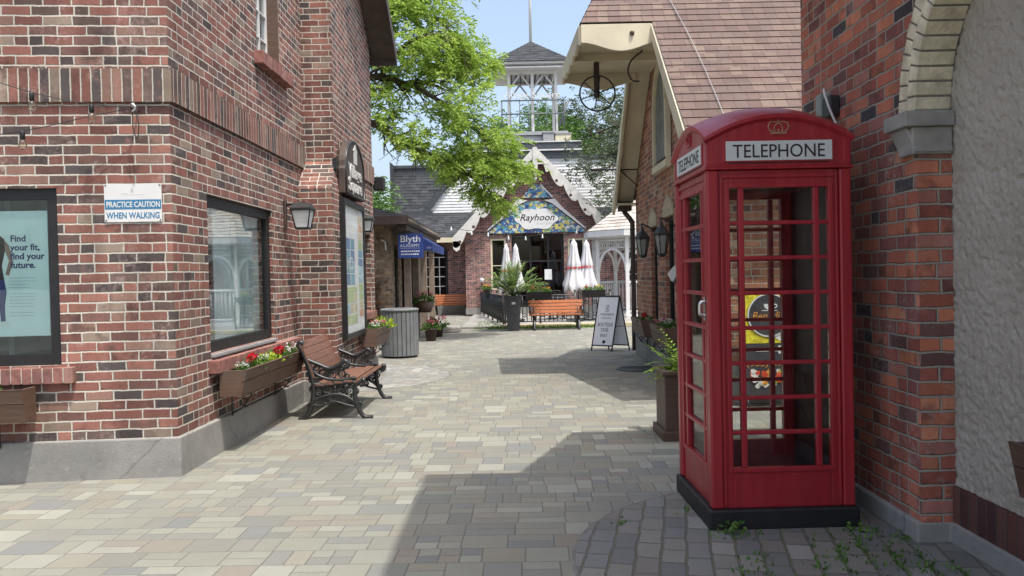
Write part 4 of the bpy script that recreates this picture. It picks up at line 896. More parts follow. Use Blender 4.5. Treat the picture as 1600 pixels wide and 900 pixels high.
# ================================================================ GABLED BRICK BUILDING (middle right)
gb = thing('gabled_building', 'orange brick building with rose shingle roof and cream projecting gable hood', 'building', (5, 12.2, 0))
XW = 2.38; YR = 12.2; YN, YFAR = 8.85, 15.55; ZE, ZR = 2.95, 6.06
sl_ = (ZR-ZE)/(YR-YN); rz2 = lambda y: ZE+sl_*(y-YN) if y <= YR else ZR-sl_*(y-YR)
W1 = (15.2-13.62, 15.2-13.05, .75, 2.30); W2 = (15.2-12.35, 15.2-11.72, .72, 2.38)
mb = MB()
wall(mb, (XW, 15.2), (XW, 9.2), .45, 2.95, [W1, W2], .14)
mb.poly([(XW, 15.2, 2.95), (XW, 9.2, 2.95), (XW, 9.2, rz2(9.2)-.12), (XW, YR, ZR-.12), (XW, 15.2, rz2(15.2)-.12)])
wall(mb, (XW, 9.2), (9, 9.2), 0, 2.95); wall(mb, (9, 15.2), (XW, 15.2), 0, 2.95); wall(mb, (9, 9.2), (9, 15.2), 0, 2.95)
mb.poly([(9, 9.2, 2.95), (9, 15.2, 2.95), (9, YR, ZR-.12)])
mb.build('wall', m['brick_gable'], gb)
mb = MB().box(XW-.05, 9, 9.19, 15.22, 0, .45); mb.build('foundation', m['concrete'], gb, bevel=.015)
fr2, _ = frame((XW, 15.2), (XW, 9.2))
for W_, vt in ((W1, ()), (W2, ())):
    o = window(gb, fr2, *W_, .06, .06, m['black'], m['glass_dark'], vert=vt, horz=(.5,), bar=.03)
    mb = MB(); mb.lbox(fr2, W_[0]-.06, W_[1]+.06, -.1, .05, W_[2]-.07, W_[2]-.005); mb.build('sill', m['concrete'], o, bevel=.006)
    c = (W_[0]+W_[1])/2; ww = (W_[1]-W_[0])/2
    o_, d_, n_ = fr2
    pts = [(c-ww-.05, W_[3]+.003), (c+ww+.05, W_[3]+.003), (c+ww+.05, W_[3]+.16), (c+ww*.5, W_[3]+.27), (c, W_[3]+.31), (c-ww*.5, W_[3]+.27), (c-ww-.05, W_[3]+.16)]
    MB().prism([(XW-.002, o_[1]+d_[1]*s_, z) for s_, z in pts], (-.025, 0, 0)).build('head_panel', m['tan'], o)
# pointed arch opening, boarded grey with cream surround
def pointed(yc, w_, z0, zs, za, n=8):
    L_ = [(yc+w_, z0), (yc+w_, zs)]
    L_ += [(yc+w_*math.cos(R(90*k/n))**.9, zs+(za-zs)*math.sin(R(90*k/n))) for k in range(1, n)]+[(yc, za)]
    return L_+[(2*yc-y_, z_) for y_, z_ in L_[::-1][1:]]
aw = MB(); outer = pointed(12.3, .56, 3.2, 3.95, 4.76); inner = pointed(12.3, .46, 3.28, 3.95, 4.62)
MB().prism([(XW-.012, y_, z_) for y_, z_ in inner], (-.03, 0, 0)).build('boarded_panel', plain('weathered_board', (.20, .215, .205), .9, .3, 5), gb)
for i in range(len(outer)-1):
    aw.prism([(XW-.01, *outer[i]), (XW-.01, *outer[i+1]), (XW-.01, *inner[i+1]), (XW-.01, *inner[i])], (-.075, 0, 0))
aw.prism([(XW-.01, 11.74, 3.2), (XW-.01, 12.86, 3.2), (XW-.01, 12.86, 3.1), (XW-.01, 11.74, 3.1)], (-.09, 0, 0)); aw.build('arch_surround', m['cream'], gb)
XK, XT, XT2 = 2.0, 1.02, .93; YH, YH2 = 11.04, 13.36
mb = MB()
roof_courses(mb, (XK, YN, ZE), (9.2, YN, ZE), (XK, YR, ZR), (9.2, YR, ZR), 26, .012); roof_courses(mb, (9.2, YFAR, ZE), (XK, YFAR, ZE), (9.2, YR, ZR), (XK, YR, ZR), 26, .012)
roof_courses(mb, (XT, YH, rz2(YH)), (XK, YH, rz2(YH)), (1.5, YR, ZR), (XK, YR, ZR), 9, .012); roof_courses(mb, (XK, YH2, rz2(YH2)), (XT2, YH2, rz2(YH2)), (XK, YR, ZR), (1.5, YR, ZR), 9, .012)
roof_courses(mb, (XT2, YH2, rz2(YH2)), (XT, YH, rz2(YH)), (1.5, YR+.01, ZR), (1.5, YR-.01, ZR), 9, .012)
mb.build('roof', m['shingle_rose'], gb)
# rake boards and soffits
t_ = .2
for ya, yb in ((YN, YH), (YFAR, YH2)):
    mb = MB(); sy = 1 if ya < YR else -1
    # flared foot
    lo = [(XK-.02, ya-sy*.10, ZE-.13), (XK-.02, ya, ZE-.03), (XK-.02, yb, rz2(yb)-.03), (XK-.02, yb, rz2(yb)-.03-t_), (XK-.02, ya+sy*.25, ZE+.02-t_*.75), (XK-.02, ya-sy*.02, ZE-.28)]
    mb.prism(lo, (.05, 0, 0)); mb.build('rake_board', m['cream'], gb, bevel=.006)
for ya, yb in ((YN, YH+.02), (YFAR, YH2-.02)):
    mb = MB(); mb.prism([(XK+.031, ya, ZE-.05), (XK+.031, yb, rz2(yb)-.05), (XK+.031, yb, rz2(yb)-.10), (XK+.031, ya, ZE-.10)], (XW-XK-.035, 0, 0)); mb.build('rake_soffit', m['cream'], gb)
MB().box(XK+.04, 9.2, YN-.03, 9.19, ZE-.11, ZE-.08).build('eave_soffit', m['cream'], gb); MB().box(XK+.04, 9.2, 15.21, YFAR+.03, ZE-.11, ZE-.08).build('eave_soffit', m['cream'], gb)
mb = MB(); mb.box(XK+.04, 9.2, YN-.055, YN-.01, ZE-.17, ZE-.01); mb.build('fascia', m['cream'], gb)
zt = rz2(YH)-.02; zb = zt-.30
def wavy(n=16): return [(i/n, zb+.05+.06*math.cos(2*math.pi*i/n)*1.0-.06*(1 if 0 < i < n else 1)+.0) for i in range(n+1)]
mb = MB()
for y_, xt in ((YH-.005, XT), (YH2-.04, XT2)):
    pts = [(xt, y_, zt), (XW-.25, y_, zt)]+[(xt+(XW-.25-xt)*f, y_, zz) for f, zz in wavy()[::-1]]; mb.prism(pts, (0, .045, 0))
pts = []
n = 30
low = [(XT+(XT2-XT)*i/n-.03, YH+.04+(YH2-YH-.08)*i/n, zb+.03+.07*abs(math.sin(i*math.pi/6))-.05*math.sin(math.pi*i/n)) for i in range(n+1)]
mb.prism([(XT-.03, YH+.04, zt), (XT2-.03, YH2-.04, zt)]+low[::-1], (.04, 0, 0))
mb.box(XT, XW-.1, YR-.09, YR+.09, zb+.08, zb+.20)
mb.build('hood_fascia', m['cream'], gb, bevel=.004)
mb = MB(); mb.prism([(XT, YH+.05, zb+.2), (XW-.002, YH+.05, zb+.2), (XW-.002, YH2-.05, zb+.2), (XT2+.02, YH2-.05, zb+.2)], (0, 0, .03)); mb.build('hood_soffit', m['cream'], gb)
o = MB().lathe((1.72, YH-.012, zt-.13), [(.001, -.035), (.03, -.02), (.034, 0), (.03, .02), (.001, .035)], 10).build('knob', m['brownwood'], gb)
# iron hoist wheel
wh = thing('hoist_wheel', 'spoked iron wheel hanging on a dark post under the cream gable hood', 'wheel', (1.35, 12.2, 4.27))
MB().box(1.31, 1.39, 12.16, 12.24, 4.22, zb+.085).build('post', m['trim_brown'], wh)
cw = Vector((1.35, 12.12, 4.26)); MB().tube([(cw.x+.265*math.cos(a_*.1745), cw.y, cw.z+.265*math.sin(a_*.1745)) for a_ in range(36)], .013, 6, True).build('rim', m['iron'], wh)
for k in range(6):
    a_ = R(20+60*k); MB().tube([(cw.x+.02*math.cos(a_), cw.y, cw.z+.02*math.sin(a_)), (cw.x+.262*math.cos(a_), cw.y, cw.z+.262*math.sin(a_))], .008, 6).build('spoke', m['iron'], wh)
MB().tube([(cw.x, cw.y-.05, cw.z), (cw.x, cw.y+.06, cw.z)], .035, 10).build('hub', m['iron'], wh)
hk = thing('iron_hook', 'curved iron hook below the gable hood beside the spoked wheel', 'hook', (1.95, 12.0, 4.6))
MB().tube(bez([(2.02, 12, zb+.19), (1.86, 12, 4.72), (1.80, 12, 4.56), (1.86, 12, 4.42), (1.97, 12, 4.40)], 7), .012, 6).build('bar', m['iron'], hk)
# cable hanging down the roof
cb = thing('roof_cable', 'pale cable running down across the rose shingle roof', 'cable', (2.6, 10, 4))
P = []
for i in range(15):
    f = i/14; y_ = 12.0-3.0*f; x_ = 2.27+.20*f+.05*math.sin(f*3); P.append((x_, y_, rz2(y_)+.035+.03*math.sin(f*math.pi)))
MB().tube(P, .005, 6).build('line', m['galv'], cb)
# downspout and iron sign bracket at the far corner
ds = thing('downspout', 'brown downspout at the far corner of the orange brick building', 'downspout', (2.3, 15.35, 0))
MB().tube(bez([(2.2, 15.62, 2.80), (2.22, 15.5, 2.70), (2.31, 15.3, 2.52), (2.32, 15.27, 2.3), (2.32, 15.27, .06)], 5), .048, 8).build('pipe', m['trim_brown'], ds)
MB().box(2.1, 2.34, 15.42, 15.70, 2.74, 2.92).build('gutter_head', m['trim_brown'], ds, bevel=.01)
br = thing('sign_bracket', 'empty dark iron sign bracket arm at the far gable corner', 'bracket', (2.0, 14.9, 3.45))
MB().tube([(XW, 14.9, 3.47), (1.5, 14.9, 3.47)], .022, 6).tube([(XW, 14.9, 3.15), (2.05, 14.9, 3.46)], .011, 6).build('arm', m['iron'], br)
# lanterns
def carriage_lantern(label, y, z):
    t = thing('carriage_lantern', label, 'lantern', (XW, y, z), 'carriage lanterns on the orange brick wall')
    MB().box(XW-.03, XW, y-.05, y+.05, z+.03, z+.27).build('wall_plate', m['iron'], t, bevel=.01)
    cx = XW-.27; MB().tube(bez([(XW-.02, y, z+.12), (XW-.12, y, z+.25), (cx-.01, y, z+.33), (cx, y, z+.27)], 6), .013, 6).build('arm', m['iron'], t)
    MB().lathe((cx, y, z), [(.055, -.17), (.10, .09)], 6, sm=False).build('glass', m['lampglass_grey'], t)
    mb = MB().lathe((cx, y, z), [(.03, -.215), (.062, -.19), (.062, -.165)], 6, sm=False).lathe((cx, y, z), [(.112, .085), (.118, .11), (.06, .20), (.035, .215), (.02, .27)], 6, sm=False)
    for k in range(6):
        a_ = R(60*k); mb.tube([(cx+.058*math.cos(a_), y+.058*math.sin(a_), z-.17), (cx+.104*math.cos(a_), y+.104*math.sin(a_), z+.09)], .008, 5)
    mb.build('cage', m['iron'], t)
carriage_lantern('nearer black carriage lantern on the orange brick wall', 11.2, 1.97); carriage_lantern('farther black carriage lantern, beside the brown downspout', 12.85, 1.99)
ws = thing('wall_box', 'small white and black angular box fixed to the wall under the lanterns', 'wall box', (2.25, 10.7, 1.5))
MB().prism([(2.14, 10.75, 1.42), (2.09, 10.75, 1.52), (2.18, 10.75, 1.62), (2.37, 10.75, 1.62), (2.37, 10.75, 1.36)], (0, -.02, 0)).build('white_face', m['white'], ws)
MB().prism([(2.15, 10.729, 1.40), (2.22, 10.729, 1.51), (2.2, 10.729, 1.60), (2.375, 10.729, 1.60), (2.375, 10.729, 1.34)], (0, -.16, 0)).build('black_body', m['black'], ws, bevel=.006)
window_box((2.325, 13.95), (2.325, 12.85), .78, .50, .27, 'dark wooden window box near the A board and brown downspout', 'brownpaint', 'wooden window boxes on the brick walls')
flower((2.19, 13.2, .73), 'geranium', .12, 60, 'dark red flower in the window box near the A board', G1)
window_box((2.325, 12.05), (2.325, 10.9), .78, .50, .27, 'dark wooden window box partly hidden behind the fern planter', 'brownpaint', 'wooden window boxes on the brick walls')
flower((2.19, 11.3, .73), 'pansy', .13, 61, 'white and purple flowers in the box behind the fern', G1)
flower((2.19, 11.75, .73), 'pink', .12, 62, 'pink flowers in the box behind the fern', G1)
# banner of the cafe seen through the booth
bs = thing('cafe_board', 'colourful cafe board with cup logo standing in the alley behind the booth', 'sign', (2.9, 9.1, 0))
mb = MB()
fd = {k: plain('food_'+k, c, .5, .5, 25) for k, c in dict(yellow=(.75, .60, .04), orange=(.80, .30, .04), red=(.55, .06, .03), green=(.25, .38, .06), white=(.75, .72, .62)).items()}
x0, x1, yb_ = 2.585, 3.245, 8.98
MB().box(x0, x1, yb_, yb_+.03, .10, 1.30).build('panel', plain('charcoal', (.05, .052, .06), .5), bs)
mb = MB(); K = list(fd.values()); random.seed(15)
mb.cur = 0; mb.box(x0+.003, x1-.003, yb_-.002, yb_, .72, 1.297)
def blob(cx, cz, r, k, d):
    mb.cur = k; n_ = 11; ph = random.random()*6
    mb.poly([(min(x1-.004, max(x0+.004, cx+r*(1+.25*math.sin(3*a_+ph))*math.cos(a_))), yb_-d, min(1.296, max(.2, cz+r*(1+.25*math.cos(2*a_+ph))*math.sin(a_)))) for a_ in [6.283*i/n_ for i in range(n_)]])
for i in range(16): blob(random.uniform(x0+.35, x1-.02), random.uniform(.95, 1.28), random.uniform(.03, .09), random.choice((1, 1, 2, 0)), .0026+.0003*i)
for i in range(12): blob(random.uniform(x0+.02, x1-.02), random.uniform(.74, .92), random.uniform(.03, .08), random.choice((0, 1, 2, 3, 4)), .0026+.0003*i)
for i in range(34): blob(random.uniform(x0+.03, x1-.03), random.uniform(.23, .39), random.uniform(.02, .05), random.choice((0, 1, 2, 3, 4, 4)), .0026+.0002*i)
mb.build('food_pictures', K, bs)
mb = MB(); cx, cz = 2.88, 1.035
mb.cur = 1; mb.poly([(cx+.245*math.cos(a_), yb_-.0118, cz+.245*math.sin(a_)) for a_ in [6.283*i/40 for i in range(40)]]); mb.cur = 0; mb.poly([(cx+.23*math.cos(a_), yb_-.0124, cz+.23*math.sin(a_)) for a_ in [6.283*i/40 for i in range(40)]])
mb.cur = 1; mb.poly([(cx-.06+.0*a_, yb_-.013, cz+.12) if False else (cx+.062*math.cos(a_), yb_-.013, cz+.125+.065*math.sin(a_)) for a_ in [math.pi+math.pi*i/14 for i in range(15)]]); mb.box(cx-.085, cx+.085, yb_-.013, yb_-.0125, cz+.048, cz+.056); mb.tube([(cx+.06+.025*math.cos(a_), yb_-.014, cz+.10+.02*math.sin(a_)) for a_ in [-1.6+3.2*i/8 for i in range(9)]], .006, 5)
mb.build('logo_disc', [plain('charcoal_disc', (.05, .052, .06), .5), m['paper']], bs)
text('Benedict', (cx-.20, yb_-.0128, cz-.05), (1, 0, 0), (0, 0, 1), .13, fd['orange'], bs, width=.40, shear=.25)
mb = MB().box(2.73, 3.02, yb_-.003, yb_, .625, .66).box(2.98, 3.02, yb_-.0032, yb_, .60, .69); mb.build('white_bar', m['paper'], bs)
text('(905) 892-22', (x0+.03, yb_-.003, .46), (1, 0, 0), (0, 0, 1), .09, fd['orange'], bs, width=.60)
mb = MB(); 
for x_ in (x0+.03, x1-.03): mb.tube([(x_, yb_+.02, .14), (x_, yb_-.10, .012)], .012, 6).tube([(x_, yb_+.025, .14), (x_, yb_+.14, .012)], .012, 6)
mb.build('feet', m['black'], bs)

# ---------------------------------------------------------------- brown planter with fern beside the booth
pt = thing('planter_box', 'square brown wooden planter standing on the paving beside the red booth', 'planter', (1.62, 7.5, 0))
x0, x1, y0, y1 = 1.375, 1.86, 7.27, 7.75
mb = MB(); n = 4
for k in range(n):
    a_ = x0+(x1-x0)*k/n+.003; b_ = x0+(x1-x0)*(k+1)/n-.003; mb.box(a_, b_, y0, y0+.02, .09, .60); mb.box(a_, b_, y1-.02, y1, .09, .60)
    a_ = y0+.021+(y1-y0-.042)*k/n+.003; b_ = y0+.021+(y1-y0-.042)*(k+1)/n-.003; mb.box(x0, x0+.02, a_, b_, .09, .60); mb.box(x1-.02, x1, a_, b_, .09, .60)
mb.build('boards', m['brownpaint'], pt, bevel=.003)
MB().box(x0-.03, x1+.03, y0-.03, y1+.03, 0, .088).build('base_skirt', m['brownpaint'], pt, bevel=.006)
mb = MB(); e = .025
for a0, a1, b0, b1 in ((x0-e, x1+e, y0-e, y0+.05), (x0-e, x1+e, y1-.05, y1+e), (x0-e, x0+.05, y0+.05, y1-.05), (x1-.05, x1+e, y0+.05, y1-.05)): mb.box(a0, a1, b0, b1, .60, .635)
mb.build('rim', m['brownpaint'], pt, bevel=.005)
MB().box(x0+.03, x1-.03, y0+.03, y1-.03, .5, .59).build('soil', m['soil'], pt)
fe = thing('fern', 'bright green fern spilling from the brown planter beside the booth', 'plant', (1.6, 7.5, .59))
random.seed(21); mb = MB()
for k in range(46):
    a_ = random.uniform(0, 6.28); el = random.uniform(.25, 1.3); L = random.uniform(.28, .5); p = Vector((1.61+random.gauss(0, .08), 7.5+random.gauss(0, .08), .58)); d = Vector((math.cos(a_)*math.cos(el), math.sin(a_)*math.cos(el), math.sin(el)))
    for j in range(12):
        d = (d+Vector((0, 0, -.075))).normalized(); p = p+d*L/12
        s_ = d.cross(Vector((0, 0, 1))); 
        if s_.length < .05: s_ = Vector((1, 0, 0))
        s_.normalize(); w_ = .075*(1-abs(j-4)/11)
        for sg in (-1, 1): leaf(mb, p, s_*sg+d*.55+Vector((0, 0, random.gauss(0, .15))), w_*random.uniform(.8, 1.2), .024, Vector((0, 0, 1)))
mb.build('fronds', m['leaffern'], fe)

# ---------------------------------------------------------------- A board
ab = thing('a_board', 'white folding A board with black frame standing on the paving', 'sign', (1.95, 15.92, 0))
F1, F2, B1, B2 = Vector((1.55, 15.98, 0)), Vector((1.94, 15.70, 0)), Vector((1.93, 16.16, 0)), Vector((2.32, 15.86, 0)); 
T1, T2 = (F1+B1)/2+Vector((0, 0, 1.1)), (F2+B2)/2+Vector((0, 0, 1.1))
for (A, B_, C_, D_), nm in (((F1, F2, T2, T1), 'front_panel'), ((B2, B1, T1, T2), 'back_panel')):
    rr = (B_-A).normalized(); uu = (D_-A).normalized(); nn = rr.cross(uu).normalized(); Lw, Lh = (B_-A).length, (D_-A).length
    X_ = Matrix((rr.to_4d(), uu.to_4d(), nn.to_4d(), (0, 0, 0, 1))).transposed(); X_ = Matrix.Translation(A) @ X_.to_3x3().to_4x4()
    mb = MB(); mb.X = X_; mb.box(.02, Lw-.02, .12, Lh-.02, -.006, .0); pn = mb.build(nm, m['boardwhite'], ab)
    mb = MB(); mb.X = X_
    for a0, a1, b0, b1 in ((0, .022, 0, Lh), (Lw-.022, Lw, 0, Lh), (.022, Lw-.022, Lh-.03, Lh), (.022, Lw-.022, .10, .125)): mb.box(a0, a1, b0, b1, -.012, .006)
    mb.build('frame', m['black'], pn)
    if nm == 'front_panel':
        for tx, z, wd in (('BOUTIQUE', .50, .33), ('THIS', .39, .17), ('WAY', .28, .17)): text(tx, X_ @ Vector((Lw/2-wd/2, z, .001)), rr, uu, .105, m['ink'], pn, width=wd, bold=.0)
        mb = MB(); mb.X = X_
        for cy_, r_ in ((.86, .05),): mb.tube([(Lw/2+.7*r_*math.sin(2*a_), cy_+r_*math.cos(a_)*1.2, .002) for a_ in [6.28*i/24 for i in range(24)]], .004, 5, True)
        mb.tube([(.1+.3*i/40, .74+.02*math.sin(i*.9), .002) for i in range(41)], .004, 5); mb.tube([(.14+.22*i/40, .665+.006*math.sin(i*1.4), .002) for i in range(41)], .003, 5)
        mb.lathe((Lw*.55, .19, .001), [(.035, 0), (.03, .002)], 12); mb.build('drawing', m['ink'], pn)
mb = MB().tube([(F2+T2*.0+B2)/2+Vector((-.12, -.0, .42)) if False else F2.lerp(T2, .45), B2.lerp(T2, .45)], .006, 5); mb.build('stay', m['black'], ab)

# ================================================================ RESTAURANT AT THE END
rs = thing('restaurant', 'brick restaurant with white scalloped gable boards and grey siding behind', 'restaurant', (1, 32, 0))
YF = 31.0; GX, GZ = .98, 6.42; GL, GR = -1.78, 3.82
gz = lambda x, d=0.: GZ-1.06*abs(x-GX)-d
mb = MB(); L0 = GL
H = lambda a_, b_, c, d: (a_-GL, b_-GL, c, d)
WL, DR, WR = H(-.80, -.20, 1.0, 2.98), H(.02, 2.04, .06, 3.12), H(2.20, 2.84, .95, 2.93)
wall(mb, (GL, YF), (GR, YF), 0, 3.30, [WL, DR, WR], .2)
mb.poly([(GL, YF, 3.30), (GR, YF, 3.30), (GR, YF, gz(GR, .1)), (GX, YF, GZ-.1), (GL, YF, gz(GL, .1))])
wall(mb, (GR, YF), (GR, 33), 0, 3.4); wall(mb, (GL, 33), (GL, YF), 0, 3.4)
YL = 33.0; D2 = (-3.98+5.6, -2.62+5.6, .05, 2.62)
wall(mb, (-5.6, YL), (GL, YL), 0, 3.3, [D2], .2); RWn = (.9, 1.9, .9, 2.7)
wall(mb, (GR, YL), (9, YL), 0, 3.5, [RWn], .15)
wall(mb, (-5.6, 42), (-5.6, YL), 0, 3.3); wall(mb, (9, YL), (9, 42), 0, 6.5); wall(mb, (9, 42), (-5.6, 42), 0, 6.0)
mb.build('wall', m['brick_front'], rs)
frf = ((GL, YF), (1, 0), (0, -1)); frl = ((-5.6, YL), (1, 0), (0, -1)); frr = ((GR, YL), (1, 0), (0, -1))
window(rs, frf, *WL, .07, .03, m['cream'], m['glass_dark'], vert=(), horz=(.47,), bar=.03); window(rs, frf, *WR, .07, .03, m['cream'], m['glass_dark'], horz=(.5,), bar=.03)
window(rs, frr, *RWn, .06, .05, m['white'], m['glass_dark'], vert=(.5,), horz=(.33, .66), bar=.03)
# dark shopfront entrance with transom
o = window(rs, frf, DR[0], DR[1], .06, 3.12, .09, .12, m['black'], m['glass_dark'], vert=(.36, .70), horz=(.66,), bar=.07, name='entrance')
MB().box(1.28, 1.56, YF+.10, YF+.105, 1.35, 1.75).build('notice', m['paper'], o)
mb = MB()
for x_, z_, r_ in ((.75, 2.25, .09), (1.12, 2.3, .10), (1.38, 2.5, .16), (1.42, 2.78, .1), (1.7, 2.3, .08)): mb.lathe((x_, YF+.4, z_), [(.02, -r_), (r_*.8, -r_*.7), (r_, 0), (r_*.5, r_*.8), (r_*.2, r_*1.3)], 12)
mb.box(.1, 1.95, YF+.3, YF+.55, 2.10, 2.14); mb.build('display_jars', m['silver'], o)
# wing doors with pale muntins under a dark arch
o = window(rs, frl, D2[0], D2[1], .05, 2.62, .10, .06, m['black'], m['glass_dark'], vert=(.5,), horz=(), bar=.12, name='double_door')
mb = MB()
for s0, s1 in ((D2[0]+.16, D2[0]+.60), (D2[0]+.78, D2[1]-.14)):
    for f in (0, .5, 1): 
        c = s0+(s1-s0)*f; 
        if f == .5: mb.lbox(frl, c-.016, c+.016, -.09, -.055, .75, 2.35)
    for k in range(5): z_ = .75+.4*k; mb.lbox(frl, s0, s1, -.089, -.056, z_-.016, z_+.016)
mb.build('muntins', m['white'], o)
pts = [(D2[0]-.05+(D2[1]-D2[0]+.1)*i/16, 2.63+.34*math.sin(math.pi*i/16)) for i in range(17)]
MB().prism([(-5.6+s_, YL-.004, z_) for s_, z_ in pts], (0, -.05, 0)).build('arch_panel', m['trim_brown'], o)
mb = MB().box(-5.6, GL-.01, YL-.04, YL, 0, .36).box(GL-.02, GR+.02, YF-.035, YF-.001, .061, .30); mb.build('foundation', m['concrete'], rs)
# gable roof, barge boards with scallops
mb = MB(); ov = .42
for sg in (-1, 1):
    xe = GX+sg*3.15; ze = GZ-1.06*3.15
    roof_courses(mb, (xe, YF-ov, ze), (xe, 36, ze), (GX, YF-ov, GZ), (GX, 36, GZ), 22)
# wing roofs
roof_courses(mb, (-5.8, 32.4, 3.15), (-1.3, 32.4, 3.15), (-5.8, 34.3, 4.42), (-1.3, 34.3, 4.42), 13)
roof_courses(mb, (3.2, 32.4, 3.3), (9, 32.4, 3.3), (3.2, 34.1, 4.4), (9, 34.1, 4.4), 12)
# steep slate slope at the upper left, flat cap
roof_courses(mb, (-5.15, 34.6, 4.15), (-.9, 34.6, 4.15), (-5.15, 35.5, 6.15), (-.9, 35.5, 6.15), 15)
mb.build('roof', m['shingle_slate'], rs)
mb = MB().box(-5.18, -.9, 35.45, 41, 6.05, 6.50).box(-5.16, -5.1, 34.55, 36, 4.0, 6.5)
mb.box(-5.22, -.9, 35.40, 41, 6.36, 6.44); mb.build('roof_cap', m['dkmetal'] if False else plain('slate_metal', (.05, .055, .062), .6), rs)
mb = MB()
holes_ = MB()
for sg in (-1, 1):
    n = 48; xs = [GX+sg*3.2*i/n for i in range(n+1)]; y_ = YF-ov-.03
    up = [(x, y_, gz(x)+.02) for x in xs]
    lo = []
    for i, x in enumerate(xs):
        ph = (i/n*6.0) % 1.0; lo.append((x, y_, gz(x)-.33-(.0 if i < 6 else .26*abs(math.sin(math.pi*ph))**.7)))
    for i in range(n): mb.prism([up[i], up[i+1], lo[i+1], lo[i]], (0, .05, 0))
    for k in range(1, 6):
        x = GX+sg*(3.2*(k+.5)/6.0); z_ = gz(x)-.45; holes_.lathe((0, 0, 0), [(.001, -.004), (.06, -.003), (.06, .0)], 10) if False else holes_.prism([(x+.06*math.cos(a_), y_-.004, z_+.06*math.sin(a_)) for a_ in [6.283*q_/10 for q_ in range(10)]], (0, .003, 0))
    xe = GX+sg*3.05; mb.prism([(xe-.16, y_, gz(GX+3.05)-.30), (xe+.16, y_, gz(GX+3.05)-.30), (xe+.10, y_, gz(GX+3.05)-.62), (xe-.02, y_, gz(GX+3.05)-.70), (xe-.14, y_, gz(GX+3.05)-.58)], (0, .05, 0))
y_ = YF-ov-.06
mb.box(GX-.09, GX+.09, y_, y_+.09, GZ-.95, GZ-.02); mb.lathe((GX, y_+.045, 0), [(.03, GZ-1.3), (.06, GZ-1.2), (.04, GZ-1.1), (.085, GZ-1.02), (.085, GZ-.95)], 10)
mb.box(GX-.5, GX+.5, y_+.02, y_+.06, GZ-.66, GZ-.60)
for sg in (-1, 1): mb.tube([(GX+sg*.06, y_+.04, GZ-.58), (GX+sg*.22, y_+.04, GZ-.38)], .02, 5)
mb.cur = 1
mb.add(holes_.v, holes_.f)
mb.build('bargeboard', [m['board'], m['trim_brown']], rs)
mb = MB()
for sg in (-1, 1):
    xe = GX+sg*3.15; ze = GZ-1.06*3.15
    mb.prism([(xe, YF-ov+.03, ze-.03), (GX, YF-ov+.03, GZ-.03), (GX, YF-ov+.03, GZ-.06), (xe, YF-ov+.03, ze-.06)], (0, 3.4, 0))
mb.box(-5.8, GL-.02, 32.36, 32.42, 2.93, 3.13); mb.box(-5.8, GL-.02, 32.42, YL-.002, 2.95, 2.98); mb.box(GR+.3, 9, 32.36, 32.42, 3.08, 3.28)
mb.build('fascia', m['cream'], rs)
# lap siding with sawtooth courses, dark rake and parapet
mb = MB(); z0, dz = 4.0, .125
for i in range(20):
    a_, b_ = z0+dz*i, z0+dz*(i+1); xl = -3.72+max(0, (a_-4.1))*.80; xl2 = -3.72+max(0, (b_-4.1))*.80
    mb.quad((xl, 34.05, a_), (9, 34.05, a_), (9, 34.068, b_), (xl2, 34.068, b_)); mb.quad((xl, 34.068, a_), (9, 34.068, a_), (9, 34.05, a_), (xl, 34.05, a_))
mb.build('siding', m['siding'], rs)
mb = MB(); mb.prism([(-3.95, 33.92, 4.10), (-3.66, 33.92, 4.10), (-1.60, 33.92, 6.66), (-1.86, 33.92, 6.66)], (0, .7, 0)); mb.prism([(-4.6, 33.9, 4.06), (-3.3, 33.9, 4.06), (-3.3, 33.9, 4.36), (-4.6, 33.9, 4.36)], (0, .69, 0)); mb.box(-1.7, 3.1, 33.97, 41, 6.50, 6.78); mb.box(3.1, 9, 33.98, 41, 6.42, 6.58); mb.box(-1.74, 3.04, 33.92, 40, 6.86, 7.14); mb.build('parapet', m['slate_metal'] if 'slate_metal' in m else plain('slate_trim', (.055, .062, .072), .6), rs)
mb = MB(); mb.box(-1.76, 3.08, 33.90, 34.2, 6.79, 6.85); mb.box(-1.78, 3.06, 33.89, 34.2, 7.145, 7.19); mb.build('parapet_flashing', m['white'], rs)
mb = MB().box(-5, 9, 34.1, 41, 3.6, 3.7); mb.build('deck', m['galv'], rs)
# tile sign
ts = thing('restaurant_sign', 'blue and yellow patterned gable shaped restaurant sign with white name plate', 'sign', (1.0, 30.9, 3.2))
def tilemat():
    t = NT('painted_tile'); u, v = t.uv(); vec = t.xyz(t.m('MULTIPLY', u, 9.0), t.m('MULTIPLY', v, 9.0))
    w_ = t.n('TexNoise'); w_.inputs['Scale'].default_value = 1.3; t.put(w_.inputs['Vector'], vec)
    vv = t.n('VectorMath', operation='ADD'); t.put(vv.inputs[0], vec); t.put(vv.inputs[1], w_.outputs[1])
    vo = t.n('TexVoronoi'); vo.inputs['Scale'].default_value = 1.0; t.put(vo.inputs['Vector'], vv.outputs[0]); vo.feature = 'F1'
    sp_ = t.n('SeparateXYZ'); t.put(sp_.inputs[0], vo.outputs['Color'])
    c = t.ramp(sp_.outputs[0], [(0, (.03, .07, .20)), (.25, (.05, .15, .30)), (.42, (.10, .27, .36)), (.56, (.46, .40, .10)), (.70, (.03, .05, .15)), (.78, (.12, .24, .10)), (.86, (.50, .52, .48))], 'CONSTANT')
    c = t.mix(t.m('LESS_THAN', vo.outputs['Distance'], .24), c, (.66, .56, .16)); c = t.mix(t.m('LESS_THAN', vo.outputs['Distance'], .11), c, (.05, .14, .38))
    return t.fin(c, .35, 0, .5)
m['tile'] = tilemat(); cxs = 1.0
